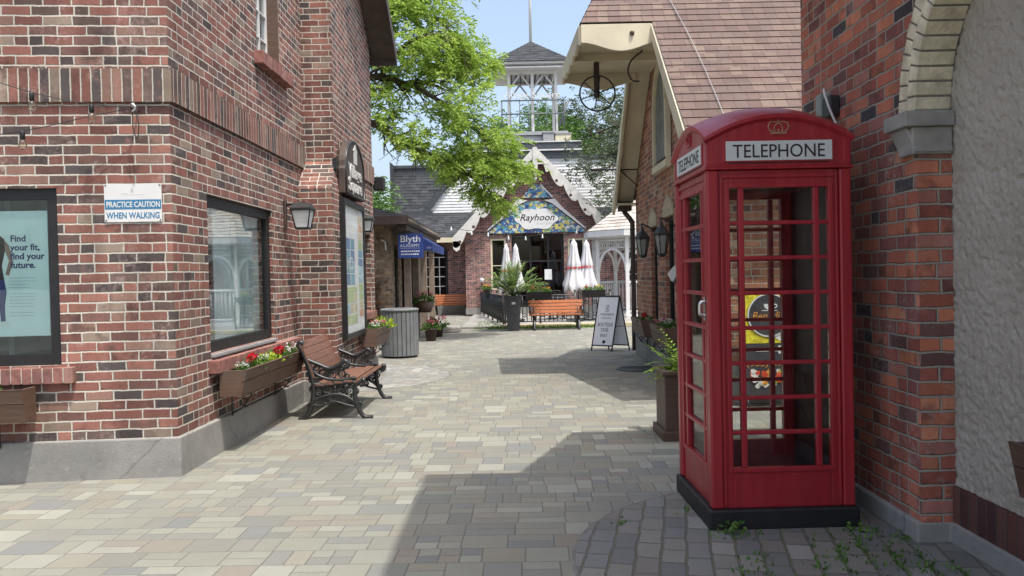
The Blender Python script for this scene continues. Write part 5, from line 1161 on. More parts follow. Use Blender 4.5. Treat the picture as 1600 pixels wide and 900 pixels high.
main = [(-.86, 3.17), (2.86, 3.17), (2.86, 3.24), (2.45, 3.55), (2.0, 3.92), (1.62, 4.24), (1.3, 4.36), (1.0, 4.40), (.7, 4.36), (.38, 4.24), (0, 3.92), (-.45, 3.55), (-.86, 3.24)]
MB().prism([(x, YF-.05, z) for x, z in main], (0, -.05, 0)).build('panel', m['tile'], ts)
MB().prism([(x, YF-.05, z) for x, z in ((.42, 4.52), (1.60, 4.52), (1.16, 5.0), (.88, 5.0))], (0, -.05, 0)).build('upper_panel', m['tile'], ts)
mb = MB()
for pts in ([(2.9, 3.26), (2.0, 3.98), (1.6, 4.30), (1.3, 4.42), (1.72, 4.47), (2.02, 4.12), (2.9, 3.33)], [(-.9, 3.26), (0, 3.98), (.4, 4.30), (.7, 4.42), (.28, 4.47), (-.02, 4.12), (-.9, 3.33)], [(1.61, 4.52), (1.17, 5.0), (1.20, 5.04), (1.68, 4.52)]): mb.prism([(x, YF-.06, z) for x, z in pts], (0, -.05, 0))
mb.build('white_edging', m['white'], ts)
pl = [(cxs+.80*math.cos(a_)*(1+.06*math.cos(6*a_)), 3.70+.40*math.sin(a_)*(1+.10*math.cos(6*a_))) for a_ in [6.283*i/60 for i in range(60)]]
MB().prism([(x, YF-.10, z) for x, z in pl], (0, -.02, 0)).build('name_plate', m['white'], ts)
text('Rayhoon', (.34, YF-.121, 3.64), (1, 0, 0), (0, 0, 1), .36, m['ink'], ts, width=1.34, shear=.3, bold=.012)
text('Persian Eatery', (1.0, YF-.121, 3.49), (1, 0, 0), (0, 0, 1), .10, m['greyline'], ts, width=.66)
# bell tower
bt = thing('bell_tower', 'open white timber bell tower with grey pyramid roof and flagpole', 'tower', (1.14, 38, 6.5))
cx, cy, hw = 1.14, 38.6, 1.1
for sx in (-1, 0, 1):
    for sy in (-1, 1):
        if sx == 0 and sy == 1: continue
        MB().box(cx+sx*hw-.065, cx+sx*hw+.065, cy+sy*hw-.065, cy+sy*hw+.065, 6.5, 11.0).build('post', m['white'], bt)
mb = MB()
for sy in (-1, 1):
    for a0, a1 in ((-hw, 0), (0, hw)):
        mid = (a0+a1)/2; y_ = cy+sy*hw
        for s_ in (a0, a1): mb.tube([(cx+s_, y_, 10.2), (cx+mid, y_, 10.92)], .042, 4)
for sx in (-1, 1):
    for a0, a1 in ((-hw, 0), (0, hw)):
        for s_ in (a0, a1): mb.tube([(cx+sx*hw, cy+s_, 10.2), (cx+sx*hw, cy+(a0+a1)/2, 10.92)], .042, 4)
mb.build('braces', m['white'], bt)
mb = MB(); e = 1.78; mb.box(cx-hw-.1, cx+hw+.1, cy-hw-.1, cy-hw+.1, 10.92, 11.1); mb.box(cx-hw-.1, cx+hw+.1, cy+hw-.1, cy+hw+.1, 10.92, 11.1); mb.box(cx-hw-.1, cx-hw+.1, cy-hw+.1, cy+hw-.1, 10.92, 11.1); mb.box(cx+hw-.1, cx+hw+.1, cy-hw+.1, cy+hw-.1, 10.92, 11.1)
mb.box(cx-e+.03, cx+e-.03, cy-e+.03, cy+e-.03, 11.06, 11.12); mb.box(cx-e, cx+e, cy-e, cy+e, 11.24, 11.34); mb.prism([(cx-hw, cy-hw, 11.1), (cx+hw, cy-hw, 11.1), (cx+e, cy-e, 11.24), (cx-e, cy-e, 11.24)], (0, .02, .01)); mb.build('eave_frame', m['white'], bt)
mb = MB()
for i in range(9): mb.box(cx-hw+.1+.23*i, cx-hw+.16+.23*i, cy-hw+.1, cy+hw-.1, 10.95, 11.06)
mb.build('joists', m['trim_brown'], bt)
mb = MB(); ap = (cx, cy, 12.75); e = 1.86; C = [(cx-e, cy-e, 11.34), (cx+e, cy-e, 11.34), (cx+e, cy+e, 11.34), (cx-e, cy+e, 11.34)]
for i in range(4): roof_courses(mb, C[i], C[(i+1) % 4], ap, ap, 11)
mb.build('roof', m['shingle_slate'], bt)
MB().tube([(cx, cy, 12.6), (cx, cy, 17.5)], [.075, .05], 8).build('flagpole', m['white'], bt)
mb = MB(); hr_ = 1.45
for z_ in (9.0, 9.62): 
    mb.tube([(cx-hr_, cy-hr_, z_), (cx+hr_, cy-hr_, z_)], .035, 5).tube([(cx+hr_, cy-hr_, z_), (cx+hr_*1.1, cy+hr_, z_)], .035, 5).tube([(cx-hr_, cy-hr_, z_), (cx-hr_, cy+hr_, z_)], .035, 5)
for i in range(8): mb.tube([(cx-hr_+2*hr_*i/7, cy-hr_, 8.2), (cx-hr_+2*hr_*i/7, cy-hr_, 9.62)], .022, 5)
mb.tube([(cx+1.2, cy-hr_, 8.4), (cx+1.66, cy-hr_, 9.62)], .06, 5); mb.build('railing', plain('tower_rail', (.12, .14, .15), .5), bt)
MB().box(cx-1.6, cx+1.6, cy-1.6, cy+1.6, 8.0, 8.16).build('platform', m['galv'], bt)
MB().box(cx-1.4, cx+1.4, cy-1.4, cy+1.4, 6.4, 7.99).build('base', m['siding'], bt)
text('Village Square', (cx-1.42, cy-hr_-.02, 9.72), (1, 0, 0), (0, 0, 1), .42, m['white'], bt, width=2.7, ext=.05)
for x0, x1, y_, z1, mt, lb in ((1.55, 2.05, 36.4, 7.98, 'galv', 'blue grey rooftop unit below the bell tower'), (2.1, 2.85, 36.6, 7.95, 'cream', 'cream rooftop unit at the right foot of the bell tower')):
    t = thing('rooftop_unit', lb, 'rooftop unit', ((x0+x1)/2, y_, 7.1)); MB().box(x0, x1, y_, y_+.7, 7.1, z1).build('casing', m[mt], t, bevel=.03); MB().box(x0-.03, x1+.03, y_-.03, y_+.73, z1+.001, z1+.05).build('lid', m['galv'], t)

# ================================================================ GAZEBO
gz_ = thing('gazebo', 'white octagonal gazebo with arched braces and pale shingle roof', 'gazebo', (4.45, 28, 0))
c = (4.45, 28.0); r = 1.62; V8 = [(c[0]+r*math.cos(R(22.5+45*k)), c[1]+r*math.sin(R(22.5+45*k))) for k in range(8)]
MB().lathe((*c, 0), [(r+.18, 0), (r+.18, .16)], 8, R(22.5), sm=False).build('base', m['white'], gz_)
for k in range(8): MB().box(V8[k][0]-.06, V8[k][0]+.06, V8[k][1]-.06, V8[k][1]+.06, .16, 2.75).build('post', m['white'], gz_)
for k in range(8):
    A, B_ = Vector((*V8[k], 0)), Vector((*V8[(k+1) % 8], 0)); L = (B_-A).length
    at_ = lambda f, z_: A.lerp(B_, f)+Vector((0, 0, z_))
    if k != 4:
        mb = MB().tube([at_(0, 1.22), at_(1, 1.22)], .05, 4).tube([at_(0, .26), at_(1, .26)], .035, 4)
        for i in range(1, 10): mb.tube([at_(i/10, .26), at_(i/10, 1.2)], .026, 4)
        mb.build('railing', m['white'], gz_)
    mb = MB().tube([at_(0, 2.40), at_(1, 2.40)], .03, 4).tube([at_(0, 2.66), at_(1, 2.66)], .05, 4)
    for i in range(1, 12): mb.tube([at_(i/12, 2.40), at_(i/12, 2.66)], .018, 4)
    mb.build('frieze', m['white'], gz_)
    mb = MB()
    for f0, sg in ((0.0, 1), (1.0, -1)): mb.tube([at_(f0+sg*(.04+.46*(1-math.cos(R(90)*i/10))), 1.62+.74*math.sin(R(90)*i/10)) for i in range(11)], .05, 5)
    mb.build('arch_brace', m['white'], gz_)
mb = MB(); Rr = 1.98; E8 = [(c[0]+Rr*math.cos(R(22.5+45*k)), c[1]+Rr*math.sin(R(22.5+45*k)), 2.98) for k in range(8)]
for k in range(8): roof_courses(mb, E8[k], E8[(k+1) % 8], (c[0], c[1], 4.35), (c[0], c[1], 4.35), 12, .02)
mb.build('roof', m['shingle_pale'], gz_)
MB().lathe((*c, 0), [(Rr, 2.78), (Rr, 2.975), (Rr-.05, 2.975), (Rr-.3, 2.74)], 8, R(22.5), sm=False).build('fascia', m['white'], gz_)

# ================================================================ SHOP WITH THE BLUE AWNING (left, middle distance)
by = thing('brown_brick_shop', 'low brown brick shop with dark hipped roof and wide eaves', 'shop', (-4.5, 22, 0))
mb = MB(); frb, Lq = frame((-2.85, 19), (-2.85, 26)); holes = [(.5, 1.15, .7, 2.35), (1.7, 2.7, .06, 2.3), (3.2, 4.6, .7, 2.35)]
wall(mb, (-9, 19), (-2.85, 19), 0, 2.8); wall(mb, (-2.85, 19), (-2.85, 26), 0, 2.8, holes, .12); wall(mb, (-2.85, 26), (-9, 26), 0, 2.8); wall(mb, (-9, 26), (-9, 19), 0, 2.8)
mb.build('wall', m['brick_brown'], by)
for h_, nm in zip(holes, ('window', 'door', 'window')): window(by, frb, *h_, .07, .04, m['black'], m['glass_dark'], name=nm)
for y_ in (19.55, 21.2, 23.2, 25.4): MB().box(-2.62, -2.46, y_-.08, y_+.08, 0, 2.72).build('post', plain('weathered_post', (.24, .19, .15), .8, .25, 6) if y_ == 19.55 else bpy.data.materials['weathered_post'], by)
MB().box(-2.62, -2.40, 18.42, 25.9, 2.64, 2.76).build('beam', m['trim_brown'], by)
mb = MB(); E0, E1, E2, E3 = (-9.4, 18.3, 2.95), (-2.38, 18.3, 2.95), (-2.38, 26.6, 2.95), (-9.4, 26.6, 2.95); R0, R1 = (-5.9, 21.9, 4.05), (-5.9, 23, 4.05)
roof_courses(mb, E0, E1, R0, R0, 20); roof_courses(mb, E1, E2, R0, R1, 20); roof_courses(mb, E2, E3, R1, R1, 20); mb.build('roof', m['shingle_brown'], by)
mb = MB().box(-9.4, -2.36, 18.28, 18.33, 2.77, 2.96).box(-2.40, -2.35, 18.33, 26.6, 2.77, 2.96); mb.build('fascia', m['trim_brown'], by)
mb = MB().box(-9.4, -2.40, 18.33, 18.99, 2.77, 2.79).box(-2.84, -2.40, 18.99, 26.6, 2.77, 2.79); mb.build('soffit', m['soffit_brown'], by)
mb = MB().tube([(-2.34, 18.4, 2.86), (-2.34, 26.5, 2.86)], .045, 6); mb.build('gutter', plain('gutter_tan', (.30, .25, .20), .6), by)
aw_ = thing('awning', 'sloping navy blue awning over the shop door behind the blue sign', 'awning', (-2.4, 20.5, 2.2))
mb = MB().prism([(-2.34, 19.15, 2.62), (-1.88, 19.15, 2.34), (-1.88, 19.15, 2.16), (-1.93, 19.15, 2.16), (-1.93, 19.15, 2.31), (-2.34, 19.15, 2.56)], (0, 3.2, 0)); mb.build('canopy', m['blyth'], aw_)
mb = MB().prism([(-2.34, 19.10, 2.6), (-1.90, 19.10, 2.33), (-1.90, 19.10, 2.18), (-2.34, 19.10, 2.18)], (0, .045, 0)); mb.build('end_panel', m['blyth'], aw_)
text('ACADEMY', (-2.02, 19.098, 2.225), (1, 0, 0), (0, 0, 1), .06, m['paper'], aw_, width=.0001+.11)
MB().tube([(-2.35, 19.6, 2.2), (-1.92, 19.6, 2.2)], .012, 5).tube([(-2.35, 22, 2.2), (-1.92, 22, 2.2)], .012, 5).build('stays', m['dkmetal'], aw_)
bl = thing('blade_sign', 'square blue school sign with white letters hanging under the dark eave', 'sign', (-2.34, 18.75, 2.0))
MB().box(-2.64, -2.06, 18.74, 18.78, 2.0, 2.57).build('panel', m['blyth'], bl, bevel=.004)
MB().tube([(-2.55, 18.76, 2.57), (-2.55, 18.76, 2.79)], .008, 5).tube([(-2.15, 18.76, 2.57), (-2.15, 18.76, 2.79)], .008, 5).build('hanger', m['dkmetal'], bl)
text('Blyth', (-2.60, 18.738, 2.375), (1, 0, 0), (0, 0, 1), .22, m['paper'], bl, width=.46, bold=.012)
text('ACADEMY', (-2.60, 18.738, 2.255), (1, 0, 0), (0, 0, 1), .10, m['paper'], bl, width=.46)
mb = MB().box(-2.60, -2.14, 18.737, 18.74, 2.225, 2.230)
for z_ in (2.16, 2.09): 
    random.seed(int(z_*100)); x_ = -2.58
    while x_ < -2.16: w_ = random.uniform(.02, .05); mb.box(x_, x_+w_, 18.737, 18.74, z_-.018, z_+.012); x_ += w_+.012
mb.build('small_print', m['paper'], bl)
wb = thing('hose_hook', 'small white hook shaped fitting on the brown brick wall', 'fitting', (-3.02, 18.95, 2.35))
MB().tube([(-3.08, 18.97, 2.45), (-2.98, 18.97, 2.40), (-2.97, 18.97, 2.2)], .02, 5).build('bar', m['white'], wb)
dv = thing('dried_vine', 'dry brown vine clinging to the brown brick wall behind the bin', 'plant', (-3.3, 18.9, 0))
random.seed(31); mb = MB()
for i in range(420): leaf(mb, (-3.30+random.gauss(0, .13), 18.93+random.gauss(0, .03), abs(random.gauss(.8, .45))), (random.gauss(0, 1), -.4, random.gauss(0, 1)), .10, .05)
mb.build('leaves', m['leafdry'], dv)
mb = MB()
for i in range(6): mb.tube(bez([(-3.3+random.gauss(0, .05), 18.96, 0), (-3.3+random.gauss(0, .12), 18.95, .7), (-3.3+random.gauss(0, .15), 18.95, 1.5)], 5), .01, 5)
mb.build('stems', m['bark'], dv)
def pot(loc, r, hgt, label, kind, flabel, mat='trim_brown', seed=1, size=None, n='flower_pot'):
    x, y, z = loc; t = thing(n, label, 'pot', loc)
    MB().lathe(loc, [(r*.75, 0), (r, hgt*.9), (r*1.06, hgt*.9), (r*1.06, hgt), (r*.9, hgt), (r*.88, hgt*.9)], 16).build('body', m[mat], t); MB().lathe(loc, [(.01, hgt*.88), (r*.9, hgt*.88)], 16, caps=False).build('soil', m['soil'], t)
    flower((x, y, z+hgt*.88), kind, size or r*1.25, seed, flabel)
pot((-1.98, 19.3, 0), .15, .30, 'dark pot of pink flowers standing left of the stone block', 'pink', 'pink flowers in the dark pot by the grey bin', seed=70, size=.22)
pot((-1.95, 20.6, 0), .17, .26, 'dark pot of pink flowers behind the stone block', 'pink', 'pink flowers in the farther dark pot', seed=71, size=.27)
hbk = thing('planter_basket', 'brown planter of pink flowers fixed to the shop post', 'planter', (-2.25, 21, .75)); MB().lathe((-2.3, 21, .62), [(.16, 0), (.27, .28), (.24, .28)], 14).build('basket', m['brownwood'], hbk); MB().lathe((-2.3, 21, .62), [(.01, .25), (.25, .25)], 14, caps=False).build('soil', m['soil'], hbk); MB().box(-2.46, -2.28, 20.97, 21.03, .70, .73).build('bracket', m['iron'], hbk)
flower((-2.3, 21, .88), 'pink', .26, 72, 'pink and white flowers in the planter on the post')
window_box((-2.85, 19.5), (-2.85, 20.2), .62, .36, .24, 'small dark window box beneath the brown shop window', 'brownpaint', 'wooden window boxes on the brick walls', brackets=False)
flower((-2.73, 19.85, .58), 'mix', .20, 73, 'pink and white flowers in the brown shop window box')
sb = thing('stone_step', 'flat grey stone block lying on the paving by the pink flower pots', 'stone', (-1.72, 22.2, 0))
MB().box(-2.1, -1.45, 21.9, 22.7, 0, .16).build('block', m['stone'], sb, bevel=.03)

# ================================================================ ORANGE BENCHES
def orange_bench(label, loc, rz):
    t = thing('slatted_bench', label, 'bench', loc, 'orange slatted benches on the plaza', rz)
    for i in range(4):
        mb = MB(); mb.X = Matrix.Translation((0, -.22+.115*i, .43-.01*i)); mb.box(-.76, .76, -.05, .05, -.018, .018); mb.build('slat', m['orangewood'], t, local=True, bevel=.004)
    for i in range(4):
        mb = MB(); mb.X = Matrix.Translation((0, .20+.030*i, .49+.095*i)) @ Matrix.Rotation(R(74), 4, 'X'); mb.box(-.76, .76, -.040, .040, -.018, .018); mb.build('slat', m['orangewood'], t, local=True, bevel=.004)
    for x in (-.62, .62):
        mb = MB()
        for pts, r in (([(-.34, 0), (-.30, .10), (-.18, .26), (0, .36), (.14, .39)], .038), ([(.38, 0), (.33, .10), (.24, .26), (.12, .38)], .038), ([(-.28, .40), (0, .385), (.17, .375)], .025), ([(.15, .38), (.22, .55), (.33, .86)], .026)):
            mb.tube([(x, p[1], p[2]) for p in bez([(0, a_, b_) for a_, b_ in pts], 6)], r, 6)
        xa = x*1.16; mb.tube([(xa, p[1], p[2]) for p in bez([(0, -.20, .42), (0, -.29, .52), (0, -.22, .62), (0, 0, .645), (0, .2, .62), (0, .25, .56)], 6)], .034, 6); mb.tube([(x, -.2, .42), (xa, -.2, .42)], .02, 5); mb.tube([(x, .24, .57), (xa, .25, .56)], .02, 5)
        mb.build('leg', m['iron'], t, local=True)
    return t
orange_bench('orange slatted bench in front of the patio railing beside the palm pot', (1.22, 22.45, 0), 0)
orange_bench('orange slatted bench against the far brick wall left of the patio', (-2.48, 32.2, 0), R(-4))

# ================================================================ PATIO
pp = thing('palm_pot', 'tall tapered charcoal pot standing at the patio corner', 'pot', (.02, 22.3, 0))
mb = MB().lathe((.02, 22.3, 0), [(.225, 0), (.33, .93), (.345, .93), (.345, .97), (.29, .97), (.28, .9)], 4, R(45), sm=False); mb.build('body', plain('charcoal_pot', (.05, .05, .055), .5), pp, bevel=.012)
MB().lathe((.02, 22.3, 0), [(.01, .91), (.28, .91)], 4, R(45), caps=False).build('soil', m['soil'], pp); MB().box(-.02, .08, 22.065, 22.08, .74, .80).build('badge', m['silver'], pp)
pa = thing('palm', 'spiky green palm growing in the tall charcoal pot', 'plant', (.02, 22.3, .95)); random.seed(41); mb = MB(); mb2 = MB()
for k in range(60):
    a_ = random.uniform(0, 6.28); el = random.uniform(.6, 1.52); L = random.uniform(.65, 1.0); p = Vector((.02, 22.3, .95)); d = Vector((math.cos(a_)*math.cos(el), math.sin(a_)*math.cos(el), math.sin(el))); P = [p.copy()]
    for j in range(9):
        d = (d+Vector((0, 0, -.075))).normalized(); p = p+d*L/9; P.append(p.copy()); s_ = d.cross(Vector((0, 0, 1)))
        if s_.length < .05: s_ = Vector((1, 0, 0))
        s_.normalize()
        if j >= 2:
            for q_ in range(2):
                for sg in (-1, 1): leaf(mb, p-d*L/18*q_, s_*sg+d*.9+Vector((0, 0, random.gauss(-.1, .25))), random.uniform(.2, .32), .022, Vector((0, 0, 1)))
    mb2.tube(P, .006, 4)
mb.build('fronds', m['palm'], pa); mb2.build('stems', m['leafgreen'], pa)
flower((-.12, 22.12, .93), 'yellow', .11, 80, 'yellow flowers at the foot of the palm')
def umbrella(x, y, z1, z0, label, r=.24, lean=0.):
    t = thing('closed_umbrella', label, 'umbrella', (x, y, 0), 'closed white patio umbrellas')
    MB().tube([(x, y, .06), (x, y, z1+.04)], .025, 8).build('pole', m['silver'], t); MB().lathe((x, y, .06), [(.26, 0), (.26, .06), (.05, .09)], 16).build('base', m['dkmetal'], t)
    mb = MB(); mb.smooth = True; prof = [(0, .035), (.06, .09), (.10, .105), (.13, .10), (.35, .135), (.5, .175), (.56, .165), (.62, .17), (.8, .24), (.93, .30), (1, .285)]; n = 40; vs = []; random.seed(int(x*100)); ph = random.random()*6
    H_ = z1-z0; rows = 22
    for i in range(rows+1):
        f = i/rows
        for (f0, r0), (f1, r1) in zip(prof, prof[1:]):
            if f0 <= f <= f1: rr = r0+(r1-r0)*(f-f0)/(f1-f0)
        rr *= r/.24
        for k in range(n):
            a_ = 6.283*k/n; q_ = rr*(1+.20*min(1, f*2.5)*math.sin(8*a_+ph+f*1.6)+.10*f*math.sin(3*a_+2*ph)); vs.append((x+q_*math.cos(a_)+lean*f, y+q_*math.sin(a_), z1-H_*f-(.10*math.sin(5*a_+ph)*f**3)))
    mb.add(vs, [(i*n+k, (i+1)*n+k, (i+1)*n+(k+1) % n, i*n+(k+1) % n) for i in range(rows) for k in range(n)]); c_ = mb.build('canopy', m['canvas'], t)
    zb_ = z1-H_*.56; mb = MB(); rr = .186*r/.24
    mb.add([(x+lean*.56+rr*(1+.22*math.sin(8*a_+ph+.9))*math.cos(a_), y+rr*(1+.22*math.sin(8*a_+ph+.9))*math.sin(a_), z_) for z_ in (zb_-.03, zb_+.03) for a_ in [6.283*k/n for k in range(n)]], [(k, (k+1) % n, n+(k+1) % n, n+k) for k in range(n) if k % 5 != 2]); mb.build('red_band', m['redband'], c_)
    return t
umbrella(-.16, 25.3, 2.50, 1.05, 'leftmost closed white umbrella with red band, behind the palm', .20); umbrella(.14, 25.9, 2.52, 1.1, 'closed white umbrella just right of the leftmost one, behind the palm', .20)
umbrella(1.95, 25.0, 2.60, 1.06, 'larger closed white umbrella left of the one by the gazebo', .26); umbrella(2.42, 25.8, 2.60, 1.12, 'closed white umbrella nearest the gazebo', .24)
def railing(p0, p1, label, nposts):
    t = thing('patio_railing', label, 'railing', ((p0[0]+p1[0])/2, (p0[1]+p1[1])/2, 0), 'black iron patio railings'); A, B_ = Vector((*p0, 0)), Vector((*p1, 0)); at_ = lambda f, z_: A.lerp(B_, f)+Vector((0, 0, z_))
    for i in range(nposts): MB().tube([at_(i/(nposts-1), .0), at_(i/(nposts-1), 1.02)], .028, 6).lathe(at_(i/(nposts-1), 1.02), [(.03, 0), (.04, .03), (.01, .07)], 8).build('post', m['iron'], t)
    mb = MB(); mb.tube([at_(0, .93), at_(1, .93)], .02, 5); mb.tube([at_(0, .16), at_(1, .16)], .016, 5); mb.build('rails', m['iron'], t)
    mb = MB(); n = int((B_-A).length/.13)
    for i in range(1, n): mb.tube([at_(i/n, .16), at_(i/n, .93)], .014, 4)
    d = (B_-A).normalized()
    for i in range(0, n, 2):
        c_ = at_((i+.5)/n, .70); mb.tube([c_+d*(p_[0])+Vector((0, 0, p_[2])) for p_ in spiral(0, 0, .015, .075, 0, 9, 16)], .012, 4); c_ = at_((i+.5)/n, .36); mb.tube([c_+d*(-p_[0])+Vector((0, 0, -p_[2])) for p_ in spiral(0, 0, .015, .075, 0, 9, 16)], .012, 4)
    mb.build('balusters', m['iron'], t)
railing((-1.25, 31.2), (-.28, 23.75), 'black iron railing on the left side of the patio', 6); railing((-.22, 23.7), (2.9, 23.7), 'black iron railing behind the orange bench', 4)
def rail_box(p0, p1, zb, label, kind, fl_, seed):
    t = thing('railing_planter', label, 'planter', ((p0[0]+p1[0])/2, (p0[1]+p1[1])/2, zb), 'black flower troughs on the patio railings'); fr_, L = frame(p0, p1)
    mb = MB(); o_, d_, n_ = fr_; P = lambda s_, b_, z_: (o_[0]+d_[0]*s_+n_[0]*b_, o_[1]+d_[1]*s_+n_[1]*b_, z_)
    mb.add([P(s_, b_, z_) for z_, e in ((zb, .03), (zb+.22, 0)) for s_, b_ in ((e, -.11+e), (L-e, -.11+e), (L-e, .11-e), (e, .11-e))], [(0, 1, 2, 3), (7, 6, 5, 4), (0, 4, 5, 1), (1, 5, 6, 2), (2, 6, 7, 3), (3, 7, 4, 0)]); mb.build('trough', m['black'], t)
    k = max(2, int(L/.28))
    for i in range(k):
        f = (i+.5)/k; kd = kind[i % len(kind)]; flower((p0[0]+(p1[0]-p0[0])*f, p0[1]+(p1[1]-p0[1])*f, zb+.2), kd, .15, seed+i, fl_, fl_)
rail_box((-.95, 28.6), (-.85, 27.7), .86, 'black trough of orange flowers on the left patio railing', ('orange', 'orange'), 'orange flowers in the trough on the left patio railing', 100)
rail_box((.42, 23.55), (1.18, 23.55), .82, 'black trough of red and yellow flowers behind the left end of the orange bench', ('geranium', 'orange', 'yellow'), 'red and yellow flowers in the trough behind the orange bench', 110)
rail_box((2.05, 23.55), (2.75, 23.55), .84, 'black trough with yellow and red flowers on the railing near the gazebo', ('redyel', 'yellow', 'lime'), 'yellow and red flowers in the trough near the gazebo', 120)
def cafe_chair(x, y, rz, label):
    t = thing('patio_chair', label, 'chair', (x, y, .06), 'black patio chairs', rz)
    MB().box(-.22, .22, -.22, .22, .43, .46).build('seat', m['black'], t, local=True, bevel=.01)
    mb = MB().tube(bez([(-.2, .2, .46), (-.21, .26, .75), (-.15, .28, .9), (0, .28, .93), (.15, .28, .9), (.21, .26, .75), (.2, .2, .46)], 5), .014, 5)
    for i in range(5): mb.tube([(-.13+.065*i, .22, .46), (-.13+.065*i, .275, .88)], .008, 4)
    mb.build('backrest', m['black'], t, local=True)
    for a_, b_ in ((-.2, -.2), (.2, -.2), (-.2, .2), (.2, .2)): MB().tube([(a_, b_, .44), (a_*1.15, b_*1.15, 0)], .014, 5).build('leg', m['black'], t, local=True)
for x, y, rz, l in ((1.0, 26.4, R(90), 'black metal patio chair left of the round patio table'), (1.95, 26.6, R(-90), 'black metal patio chair right of the round patio table'), (1.5, 27.2, 0, 'black metal patio chair behind the round patio table')): cafe_chair(x, y, rz, l)
tt = thing('patio_table', 'round dark patio table behind the iron railing', 'table', (1.48, 26.5, .06)); MB().lathe((1.48, 26.5, .06), [(.40, .70), (.40, .73)], 24).build('table_top', m['dkmetal'], tt); MB().lathe((1.48, 26.5, .06), [(.25, 0), (.25, .02), (.03, .05), (.03, .70)], 16).build('pedestal', m['iron'], tt)
gl_ = thing('globe_lamp', 'small white globe lamp on the brick wall left of the patio', 'lamp', (-1.05, 30.95, 1.35)); MB().lathe((-1.15, 30.88, 1.38), [(.01, -.09), (.07, -.06), (.09, 0), (.07, .06), (.01, .09)], 12).build('globe', m['opal'], gl_); MB().tube([(-1.15, 30.9, 1.35), (-1.15, 31.0, 1.30)], .02, 6).build('arm', m['silver'], gl_)
# string of bulbs under the restaurant sign
pl_ = thing('patio_lights', 'thin string of clear bulbs hung across the front of the restaurant', 'string light', (.5, 30.3, 3.0))
A_ = [(-2.9, 27.5, 3.6), (-1.9, 29.2, 3.28), (-1.0, 30.3, 3.2), (.2, 30.45, 3.02), (1.2, 30.45, 3.08), (2.9, 30.5, 3.3), (4.0, 30.5, 3.7)]; cu_ = bez(A_, 8); MB().tube(cu_, .010, 4).build('cord', m['black'], pl_)
for k in (6, 12, 17, 22, 27, 32, 38): p = Vector(cu_[k]); MB().lathe(p, [(.008, -.17), (.035, -.14), (.04, -.11), (.018, -.06), (.014, 0)], 8).build('bulb', m['lampglass'], pl_)
ul = thing('utility_line', 'dark overhead cable running behind the gable hood', 'cable', (6, 36, 7.2)); MB().tube([(3.0, 36, 7.55), (7, 37, 7.95), (14, 38, 8.8)], .018, 5).build('line', m['black'], ul)

# ================================================================ TREES
def twig(mb, p, d, L, r, depth, tips, rng, droop=0.):
    n = 4; P = [Vector(p)]; d = Vector(d).normalized(); rr = [r]
    for i in range(n):
        d = (d+Vector((rng.gauss(0, .16), rng.gauss(0, .16), rng.gauss(0, .13)-droop))).normalized(); P.append(P[-1]+d*L/n); rr.append(r*(1-.16*(i+1)))
    mb.tube(P, rr, 5 if r < .03 else 7)
    if depth <= 0 or L < .3: tips.append((P[-1], d)); tips.append((P[2], d)); return
    for k in range(rng.choice((2, 3, 3))):
        i = rng.choice((2, 3, 4)); a_ = d+Vector((rng.gauss(0, .7), rng.gauss(0, .7), rng.gauss(.05, .5))); twig(mb, P[i], a_, L*rng.uniform(.55, .8), rr[i]*.65, depth-1, tips, rng, droop)
def spray(mb, p, d, rng, L, lw, n=7):
    # one pinnate leaf: leaflets in pairs along a drooping stalk
    d = Vector(d).normalized(); p = Vector(p); s_ = d.cross(Vector((rng.gauss(0, .3), rng.gauss(0, .3), 1)))
    if s_.length < .05: s_ = Vector((1, 0, 0))
    s_.normalize()
    for j in range(n):
        d = (d+Vector((0, 0, -.09))).normalized(); p = p+d*L/n
        for sg in (-1, 1): leaf(mb, p, s_*sg+d*.7+Vector((rng.gauss(0, .2), rng.gauss(0, .2), rng.gauss(0, .25))), lw*rng.uniform(.8, 1.25), lw*.42)
rng = random.Random(17)
lt = thing('locust_tree', 'large yellow green locust tree reaching over the passage from behind the left shop', 'tree', (-4.6, 16.6, 0))
tr = MB(); tips = []
tr.tube(bez([(-4.6, 16.6, 0), (-4.55, 16.7, 1.5), (-4.4, 16.9, 3.0), (-4.3, 17.2, 4.4), (-4.35, 17.5, 6.4), (-4.0, 17.9, 8.2), (-3.6, 18.2, 10.5)], 5), [.26-.007*i for i in range(31)], 10); tr.build('trunk', m['bark'], lt)
lb = MB()
limbs = [([(-4.35, 17.3, 5.6), (-3.6, 17.9, 5.95), (-2.9, 18.3, 6.12), (-2.3, 18.7, 6.05), (-1.8, 19.2, 6.2)], .12), ([(-4.3, 17.2, 4.6), (-3.6, 17.8, 5.05), (-3.0, 18.1, 5.0), (-2.4, 18.4, 4.6), (-1.7, 18.8, 4.35), (-1.1, 19.3, 4.05), (-.6, 19.8, 3.75)], .10),
         ([(-4.2, 17.7, 7.2), (-3.5, 18, 7.4), (-2.9, 18.2, 8.0), (-2.3, 18.6, 8.8)], .13), ([(-3.6, 17.9, 5.95), (-3.35, 17.9, 6.6), (-3.2, 18, 7.3), (-2.5, 18.3, 7.6), (-1.7, 18.8, 7.6), (-1.1, 19.4, 7.2)], .08), ([(-2.3, 18.7, 6.05), (-1.6, 18.5, 5.6), (-1.0, 18.9, 5.15), (-.4, 19.4, 4.75), (-.1, 19.8, 4.4)], .06),
         ([(-2.9, 18.3, 6.12), (-2.2, 18.0, 6.8), (-1.5, 18.2, 7.0), (-1.0, 18.6, 6.6)], .06), ([(-3.6, 18.2, 9.5), (-2.6, 18.5, 9.6), (-1.9, 19, 9.3), (-1.2, 19.5, 9.0)], .07)]
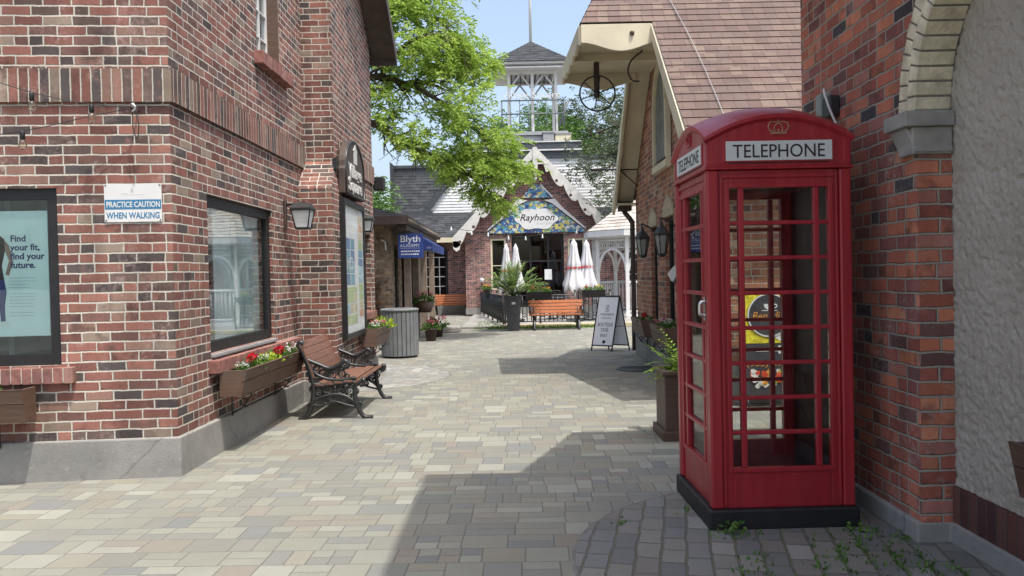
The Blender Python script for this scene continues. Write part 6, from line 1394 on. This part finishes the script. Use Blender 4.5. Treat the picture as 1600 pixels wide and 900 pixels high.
for pts, r in limbs:
    C_ = bez(pts, 5); n = len(C_); lb.tube(C_, [r*(1-.72*i/(n-1)) for i in range(n)], 8)
    for i in range(3, n):
        for _ in range(1 if rng.random() < .35 else 2):
            d = (C_[i]-C_[i-1]).normalized()+Vector((rng.gauss(0, .6), rng.gauss(0, .6), rng.gauss(.02, .45))); twig(lb, C_[i], d, rng.uniform(.4, .8), r*.30*(1-.5*i/n)+.008, 1, tips, rng, .05)
lb.build('limbs', m['bark'], lt)
cr = MB(); kept = 0
for p, d in tips:
    for k in range(rng.choice((4, 5, 7))):
        c = p+Vector((rng.gauss(0, .15), rng.gauss(0, .2), rng.gauss(0, .08)))
        if c.z < 5.08-(c.x+3.15)*.72 or mnoise.noise(c*1.25) < -.22: continue
        spray(cr, c, Vector((rng.gauss(0, 1), rng.gauss(0, 1), rng.gauss(-.1, .3)))+d*.7, rng, rng.uniform(.22, .36), .105, 5)
cr.build('crown', m['locust'], lt)
print('locust tips', len(tips), 'faces', len(cr.f))
def bushy(name, label, loc, hgt, rad, mat, n, seed, trunk=.12, lw=.16, base=.35):
    rg = random.Random(seed); t = thing(name, label, 'tree', loc); x, y, z = loc; mb = MB().tube(bez([(x, y, z), (x+.1, y, z+hgt*.3), (x-.1, y+.1, z+hgt*.7), (x, y, z+hgt*.95)], 5), [trunk*(1-.05*i) for i in range(16)], 7); tp = []
    for i in range(14):
        f = rg.uniform(base*.8, .9); a_ = rg.uniform(0, 6.28); twig(mb, (x, y, z+hgt*f), (math.cos(a_), math.sin(a_), rg.uniform(.1, .9)), rad*rg.uniform(.5, .8), trunk*.35, 2, tp, rg)
    mb.build('trunk', m['bark'], t); cr_ = MB(); per = max(1, n//max(1, len(tp)))
    for p, d in tp:
        for k in range(per): spray(cr_, p+Vector((rg.gauss(0, lw*1.6), rg.gauss(0, lw*1.6), rg.gauss(0, lw*1.4))), Vector((rg.gauss(0, 1), rg.gauss(0, 1), rg.gauss(.2, .6))), rg, lw*2.2, lw, 3)
    cr_.build('crown', m[mat], t)
bushy('grey_green_tree', 'sparse dull green tree beside the white siding behind the gable hood', (5.0, 30.5, 0), 7.6, 2.1, 'leafdull', 1500, 51, .12, .13, .66)
bushy('background_tree', 'green tree rising behind the bell tower at the left', (1.6, 56, 0), 12.6, 3.6, 'leafgreen', 2600, 52, .25, .25, .5)
bushy('background_tree', 'green tree right of the bell tower behind the flat roof', (6.0, 58, 0), 13.2, 3.8, 'leafdull', 2800, 53, .25, .26, .5)
bushy('background_tree', 'small bright green tree above the brown shop roof at the far left', (-6.2, 32, 0), 5.0, 1.5, 'leafgreen', 1200, 54, .15, .17, .4)
